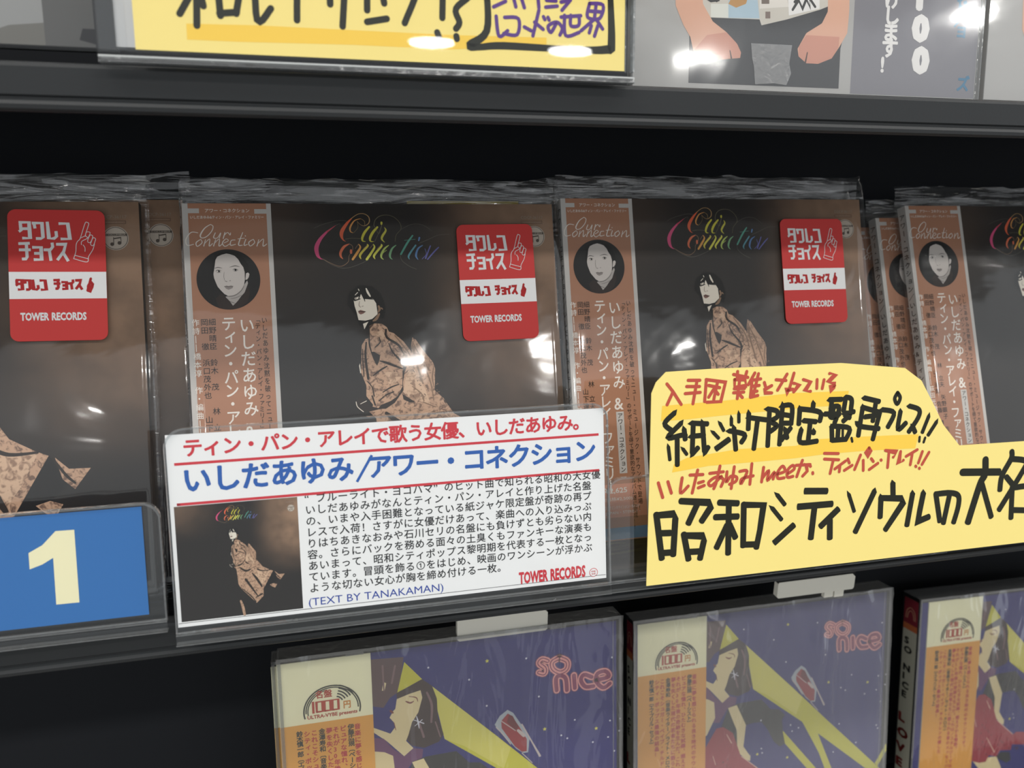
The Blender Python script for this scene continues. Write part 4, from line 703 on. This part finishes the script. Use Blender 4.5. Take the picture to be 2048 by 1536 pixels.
def jewel(pl, ow, ox, label, thick=10.4, wrap=True, art_=True, seed=0):
    t = thing('jewel_case', pl, JH, label, 'cd', 'shrink wrapped jewel cases on the bottom shelf')
    def part(nm, fn, lab=None, par=None, key=None, dx=0):
        key = key or nm
        if key not in JP: JP[key] = fn().build(nm, par or t); o = JP[key]
        else: o = JP[key].copy(); COL.objects.link(o); o.parent = par or t
        o.location = (dx/1000, 0, 0)
        if lab: o['label'] = lab
        return o
    def tray():
        a = MB(JH); dk = mat('dark_tray_plastic', '#1b1c1c', .3, .4)
        a.box(.6, -JH+.6, -thick+.5, JW-.6, -.6, -1.6, dk); return a
    def lid():
        a = MB(JH); a.rect(0, -JH, JW, 0, LID, .0); return a
    def rim():
        a = MB(JH)
        for x0, y0, x1, y1 in ((0, -1.3, JW, 0), (0, -JH, JW, -JH+1.3), (0, -JH, 1.3, 0), (JW-1.3, -JH, JW, 0)): a.rect(x0, y0, x1, y1, LIDED, .03)
        for x0, y0, x1, y1 in ((0, 0, JW, 0), (JW, -JH, JW, 0), (0, -JH, 0, 0)):
            a.add([(x0, y0, 0), (x1, y1, 0), (x1, y1, -thick), (x0, y0, -thick)], [(0, 1, 2, 3)], LIDED if y0 == y1 else LID)
        a.rect(JW-4.2, -JH, JW-3.7, 0, LIDED, .03)
        for x in (26, 110): a.rect(x, -2.4, x+7, -.9, LIDED, -.3)
        return a
    def spine():
        a = MB(JH); x = .35; w0, w1 = -thick+1.6, -1.8
        def r(y0, y1, m, d=0): a.add([(x-d, y0, w1), (x-d, y0, w0), (x-d, y1, w0), (x-d, y1, w1)], [(0, 1, 2, 3)], m)
        r(-2.5, -122, mat('spine_card', '#b9b7a6', .55, .3)); r(-2.5, -20, ink('#7c2430'), .03); r(-17, -20.5, ink('#b9663c'), .06)
        b = MB(JH); b.vline('SO NICE', 0, -24, -61, 5.2, ink('#1a1a1c'), 0, .05); b.vline('LOVE', 0, -68, -104, 7, ink('#8e2c28'), 0, .06)
        b.strokes('-2.6,-14 -2,-9.5 0,-7.5 2,-9.5 2.6,-14', .3, ink('#c99a7a')); b.strokes('-1.8,-14 -1.2,-10.5 0,-9.2 1.2,-10.5 1.8,-14', .3, ink('#c99a7a'))
        k = len(a.v); idx = [a.slot(m) for m in b.m]; mid = (w0+w1)/2000; sc = (w1-w0)/7.4
        a.v += [((x-.12)/1000, y, mid+xx*sc) for xx, y, z_ in b.v]; a.f += [tuple(k+i for i in f) for f in b.f]; a.mi += [idx[i] for i in b.mi]
        return a
    bd = part('tray', tray, key='tray%g' % thick)
    if art_:
        c = part('cover_picture', lambda: _shift(art(), 0, 0, -1.2), 'cartoon of a woman in a red dress with yellow light beams on navy'); 
        o = part('obi_band', lambda: _shift(jobi(ow), 0, 0, -.9), 'cream and orange paper band', key='obi%g' % ow, dx=ox); part('obi_lettering', lambda: _shift(jobi_print(ow), 0, 0, -.9), 'round gramophone emblem and red and black lettering', par=o, key='obip%g' % ow)
    part('spine_card', spine, 'pale spine card with dark lettering', key='sp%g' % thick)
    part('lid', lid); part('lid_rim', rim, key='rim%g' % thick)
    if wrap:
        a = MB(JH); a.smooth = True; nx, ny = 44, 36; vs = []
        for j in range(ny+1):
            for i in range(nx+1):
                x = -.4+(JW+.8)*i/nx; y = .4-(JH+.8)*j/ny
                f = math.exp(y/26.) if y < 0 else 1
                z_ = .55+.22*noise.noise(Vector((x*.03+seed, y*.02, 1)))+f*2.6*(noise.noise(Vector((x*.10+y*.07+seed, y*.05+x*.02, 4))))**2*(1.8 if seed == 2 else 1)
                vs.append((x, y, z_))
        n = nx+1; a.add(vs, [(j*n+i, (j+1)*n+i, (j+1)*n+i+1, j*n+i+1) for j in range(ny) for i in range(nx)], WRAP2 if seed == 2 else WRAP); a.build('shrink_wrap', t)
    return t
def _shift(a, x, y, z): a.v = [(p[0]+x/1000, p[1]+y/1000, p[2]+z/1000) for p in a.v]; return a
JA, JB, JC = ((-0.01480,0.29140,1.16260),8,0,0.00), ((0.14501,0.31800,1.14144),8,0,0.00), ((0.32079,0.33300,1.12145),8,0,-1.00)
jewel(JA, 35.7, 0, 'wrapped jewel case under the white typed card, leftmost of the bottom row', seed=1)
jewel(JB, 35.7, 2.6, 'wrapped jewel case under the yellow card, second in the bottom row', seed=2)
jewel(JC, 35.7, 6.4, 'jewel case at bottom right with its lettered spine facing out', thick=14, seed=3)
jewel(off(JA, -2.8, -6, -11.5), 35.7, 0, 'jewel case tucked directly behind the leftmost wrapped case of the bottom row', wrap=False)
# white price clips above the bottom row
def clip(pl_x0, x1, y, z0, z1, label):
    e = bpy.data.objects.new('price_clip', None); COL.objects.link(e); e.location = ((pl_x0+x1)/2, y, z0); tag(e, label, 'clip', 'white plastic clips under the middle rail')
    w_ = (x1-pl_x0)*500; h = (z1-z0)*1000; wp = mat('white_clip_plastic', '#ebe8dc', .45, .4)
    a = MB(); a.prism([(-w_, .8), (-w_+.8, 0), (w_-.8, 0), (w_, .8), (w_, h-1.6), (w_-1.6, h), (-w_+.6, h), (-w_, h-.6)], -1.5, 1.5, wp)
    a.v = [(x, -z_, y_) for x, y_, z_ in a.v]; a.build('clip_body', e)
    a = MB(); a.box(w_*.25, -3, -1, w_*.48, 0, 1, wp); a.box(w_*.52, -3.4, -1, w_*.76, 0, 1, wp); a.v = [(x, -z_, y_) for x, y_, z_ in a.v]; a.build('clip_tab', e)
    a = MB(); a.box(-w_, h-.4, -1.2, w_, 1195.0-z0*1000, 1.2, mat('black_clip_stem', '#141516', .5, .3)); a.v = [(x, -z_, y_) for x, y_, z_ in a.v]; a.build('clip_stem', e)
clip(.0560, .0943, .2935, 1.1598, 1.1698, 'white plastic clip above the leftmost bottom case')
clip(.2045, .2450, .2965, 1.1585, 1.1665, 'white plastic clip under the right part of the yellow card')
# ---------------------------------------------------------------- upper shelf
UY, UP, UG = ((-0.03710,0.24700,1.37616),6,0,0.00), ((0.11516,0.28000,1.37494),6,0,0.00), ((-0.07279,0.26200,1.37772),6,0,0.00)
t = thing('handwritten_card', UY, 0, 'yellow handwritten card on the upper shelf with a boxed purple caption', 'sign')
a = MB(); a.box(-.1, -.2, -.35, 135.8, 60, 0, YEL2); a.build('card_sheet', t)
a = MB(); z = .04
a.poly('12.74,6.79 30.37,7.30 54.64,7.37/83.61,7.48 111.43,8.16 111.42,6.27 83.52,3.57 54.86,3.51/25.74,2.87 12.67,2.80'.replace('/', ' '), hi, .02)
a.build('highlighter_marks', t)
a = MB(); wv = 1.757
a.strokes('15.02,15.27 11.32,9.17/16.36,22.45 15.33,6.42/16.50,15.36 17.28,11.40/11.39,17.13 19.88,18.51/21.06,20.27 21.40,9.22/21.26,20.07 27.03,20.25 25.40,9.95/21.22,9.80 25.55,10.30/30.87,23.04 30.66,8.52 34.35,11.74/42.70,23.01 41.45,16.05 41.00,9.16/37.38,22.64 47.16,22.88 44.23,17.95/50.11,23.52 49.98,13.73/54.70,24.70 53.07,8.18', wv, MK, .06)
a.strokes('60.24,22.03 59.88,12.76/64.05,18.32 64.63,14.81/59.76,9.73 65.19,10.83/66.26,21.10 74.30,21.18 70.14,9.97/81.32,23.43 80.79,11.90/79.22,7.95 79.77,6.52/83.89,19.55 86.40,22.41 89.27,18.98 84.76,14.62 85.66,11.02 84.64,9.23/84.69,7.22 84.82,6.49', wv, MK, .06)
a.strokes('93.43,30.99,1.78 93.75,20.16,1.80 93.57,9.14,2.01 88.50,4.96,2.29 91.49,4.63,1.81 98.56,5.29,2.04 119.30,5.21,1.80 130.01,5.70,2.38 131.62,7.71,2.39 131.03,24.37,1.61 131.37,33.76,1.60', wv, MK, .06)
a.build('black_marker_lettering', t)
a = MB(); a.strokes('96.39,13.21 97.17,7.83 99.73,9.45/98.91,13.03 102.97,12.88 102.57,8.57 98.60,8.65/104.73,10.74 106.78,9.81/109.14,15.55 107.29,8.43/107.83,12.21 110.40,10.37/110.52,13.85 110.93,13.08/111.87,13.74 112.23,13.01/114.31,12.08 112.74,9.64 111.96,11.39 114.57,12.57 116.24,11.00 115.51,9.07/115.88,14.05 121.93,14.76/118.87,14.68 118.87,11.85 121.30,12.07 121.40,14.73/116.93,14.58 117.29,9.02 121.41,10.08/124.67,18.32 124.05,14.50 127.79,14.32 128.83,18.09 124.67,18.32/124.68,16.19 128.31,16.16/126.69,18.20 126.18,14.14/126.19,14.04 122.05,10.59/126.72,14.07 128.78,11.41/125.23,12.18 124.60,10.15/127.27,12.29 126.21,9.27/95.68,15.70 99.22,17.38/101.75,17.90 102.24,16.08/103.79,18.94 104.78,16.00/108.90,18.79 109.14,16.25/111.47,18.38 114.32,18.37/111.21,16.50 114.68,16.98/115.88,18.18 118.76,18.91/118.76,18.91 116.14,15.94/125.61,21.20 124.56,19.73', 1.025, ink('#5b3a86'), .07); a.build('purple_lettering', t, 'purple handwritten caption')
t = thing('card_holder', (tuple(at(UY, -9, -.5, 0)), *UY[1:]), 0, 'clear acrylic holder carrying the yellow card on the upper shelf', 'sign holder')
a = MB(); a.rect(0, 0, 147.6, 66, ACRYL, .9); a.rect(0, 0, 147.6, 66, ACRYL, -1); a.build('holder_plate', t)
a = MB(); EDW = mat('polished_edge', '#b9bcbc', .3, .5); a.rect(0, -1.5, 147.6, 0, ACRYL, 1.2); a.box(0, -2.0, -1.2, 147.6, -1.55, 1.3, EDW); a.rect(0, -3.1, 147.6, -2.0, ACRED, 1.3); a.box(0, -3.3, -1.2, 147.6, -3.1, 1.5, ACRED); a.box(147, 0, -1, 147.7, 66, 1, ACRED); a.box(144.9, 0, -.6, 145.2, 66, .2, ACRED); a.build('base_channel', t)
# glossy poster-like cover in a clear sleeve: hands in the pockets of black trousers
UH = 60
def pcover(pl, label, W=141):
    t = thing('sleeved_cover', (tuple(at(pl, 0, UH, 0)), *pl[1:]), UH, label, 'cd', 'covers with hands in trouser pockets on the upper shelf')
    a = MB(UH); a.box(0, -UH, -5, W, 0, 0, mat('cover_card_grey', '#a9a8a6', .5, .3)); a.build('cover_board', t)
    a = MB(UH); a.H = 0; a.rect(86, .2, W-.2, 60, mat('cover_card_violet_grey', '#77767e', .5, .3), .02); sk = ink('#d9a88e'); sk2 = ink('#c98d78'); bt = ink('#23252c'); wt = ink('#e6e4e2'); z = .05
    a.poly('16.85,59.42 81.50,64.93 82.62,22.51 81.01,15.72 81.06,1.80 20.89,1.65 20.87,16.15', bt, z)
    a.poly('19.71,59.67 74.41,64.33 75.67,30.11 71.76,28.57 58.53,24.55 48.55,22.06 47.70,23.97 28.81,23.58 25.75,26.59', ink('#c9c4ba'), z+.02)
    a.poly('28.67,28.03 35.37,28.42 35.54,23.82 28.80,23.71', ink('#d9dad2'), z+.03); a.poly('35.33,29.69 46.66,30.37 47.69,24.29 35.54,23.82', ink('#a9c0ce'), z+.03); a.poly('37.48,32.37 43.51,32.74 42.15,28.82 38.42,27.32 35.37,28.42', ink('#b98a4e'), z+.04)
    a.poly('47.43,30.41 58.18,31.70 59.10,28.83 47.55,27.52', ink('#ddd8d0'), z+.03); a.poly('49.89,26.68 51.82,26.79 51.92,24.52 49.99,24.42', ink('#7b6a62'), z+.04); a.poly('48.16,31.10 51.23,31.29 51.31,29.35 48.25,29.17', ink('#6e6158'), z+.04)
    a.poly('58.41,34.96 71.19,35.75 71.58,28.89 59.25,25.90', wt, z+.04)
    a.strokes('60.71,27.94 62.89,31.33 64.62,28.49 66.02,31.84 67.76,29.00 67.18,32.24 69.72,29.44/61.36,30.59 63.61,32.68/30.81,30.70 30.86,29.11/26.38,30.11 28.64,28.98 31.59,29.47', .9, ink('#1d1d20'), z+.06, smooth=False)
    a.poly('13.30,59.12 22.58,59.91 25.71,27.86 29.59,22.35 34.95,19.09 39.25,15.42 40.88,12.56 40.57,10.72 33.76,9.97 26.24,9.96 22.45,12.38 21.22,16.80 18.56,20.49 15.49,26.63', sk, z+.03)
    a.poly('27.50,17.75 34.95,19.09 39.25,15.42 40.88,12.56 40.57,10.72 33.76,9.97 26.24,9.96 22.45,12.38', sk2, z+.035)
    a.poly('73.62,64.26 82.69,65.04 83.86,28.59 83.52,21.22 80.56,16.37 77.56,12.19 72.02,10.07 67.20,10.07 63.89,12.27 63.36,14.90 66.64,20.37 72.82,24.00 74.99,28.09', sk, z+.03)
    a.poly('66.68,19.71 80.35,19.72 80.17,16.02 77.56,12.19 72.02,10.07 67.20,10.07 63.89,12.27 63.72,15.58', sk2, z+.035)
    a.strokes('36.53,13.02,0.38 37.15,10.57,0.61/67.40,13.76,0.40 66.78,10.39,0.64', .8, ink('#4a2c28'), z+.05)
    x = [P('101.88,36.33 104.28,8.17 142.06,36.04')[0]][0]
    a.vline('お届けします!', x[0][0], x[0][1]+12, x[1][1]+.2, 7.4, wt, z+.03, .04)
    for s_, tg in (('1', '112.05,30.52 115.17,39.18'), ('0', '110.83,19.30 118.82,29.53'), ('0', '111.74,7.98 119.78,18.34')):
        a.fit(s_, *bbox(tg), wt, z+.03, .08)
    bu = ink('#2f7396'); q = P('132.43,39.59 133.39,29.44 134.13,21.67 135.49,7.27 135.86,3.36')[0]
    a.vline('バンド／ョ', q[0][0], q[0][1]+4, q[2][1]+.5, 6.0, bu, z+.03, .04); a.vline('ズ', q[3][0], q[3][1]+.4, q[4][1], 6.0, bu, z+.03, .04)
    a.build('cover_print', t, 'printed hands in pockets of black trousers')
    a = MB(UH); a.rect(-1, -UH-.5, W+1.6, 2, film('sleeve_film', gain=1.8, rough=.07, scale=(16, 16, 16), strength=.35, dist=.001, haze=.07), .7)
    a.rect(W-.6, -UH-.5, W-.1, 2, ACRED, .8); a.rect(W+1.1, -UH-.5, W+1.6, 2, ACRED, .8); a.build('clear_sleeve', t)
    a = MB(); return t
tp = pcover(UP, 'cover showing hands in black trouser pockets, right of the yellow upper card')
tr = MB(0); tr.poly('44.21,15.65 60.55,15.77 59.68,9.42 60.63,6.12 58.86,2.03 54.10,2.53 46.32,1.91 45.70,7.52 44.79,10.77', film('torn_tape_film', gain=2.5, rough=.3, scale=(300, 300, 300), strength=.6, haze=.10), .95); tr.build('torn_tape', tp, 'torn patch of clear tape residue')
pcover((tuple(at(UP, 147.5, .5, -2)), *UP[1:]), 'second cover of the same print cut by the right edge, showing a bare arm')
# grey cover at far left and a white-edged case behind the yellow card
t = thing('grey_cover_case', (tuple(at(UG, -110, 60, -2)), *UG[1:]), UH, 'black and white covered case at the top left corner', 'cd')
a = MB(UH); a.box(0, -UH, -6, 138, 0, 0, mat('case_black_edge', '#1a1a1b', .4, .4)); a.build('case_body', t)
a = MB(UH); a.rect(0, -UH+.2, 120.5, 0, ink('#8f9090'), .05); a.rect(120.5, -UH+.2, 133, 0, ink('#5a5a5a'), .05); a.rect(133, -UH+.2, 137.6, 0, ink('#2a2a2e'), .05)
a.poly([(100, -UH+.2), (120.5, -UH+.2), (120.5, -UH+6), (112, -UH+5)], ink('#6d6c68'), .07); a.poly([(129, -UH+2), (133, -UH+1), (133, -UH+5), (130, -UH+5)], ink('#2a2a2e'), .07)
a.build('cover_print', t, 'blurred grey photograph print')
a = MB(UH); a.rect(-1, -UH-1, 139, 1, LID, .6); a.build('lid', t)
t = thing('white_edged_case', (tuple(at(UG, 27.8, 60, -2.5)), *UG[1:]), UH, 'white-edged case between the grey cover and the yellow upper card', 'cd')
a = MB(UH); a.box(0, -UH+.8, -6, 120, 0, 0, mat('white_case_edge', '#e8e8ec', .5, .3)); a.build('case_body', t)
a = MB(UH); a.box(-.2, -UH, -6.4, 3.0, .3, .3, LID); a.build('case_hinge', t)
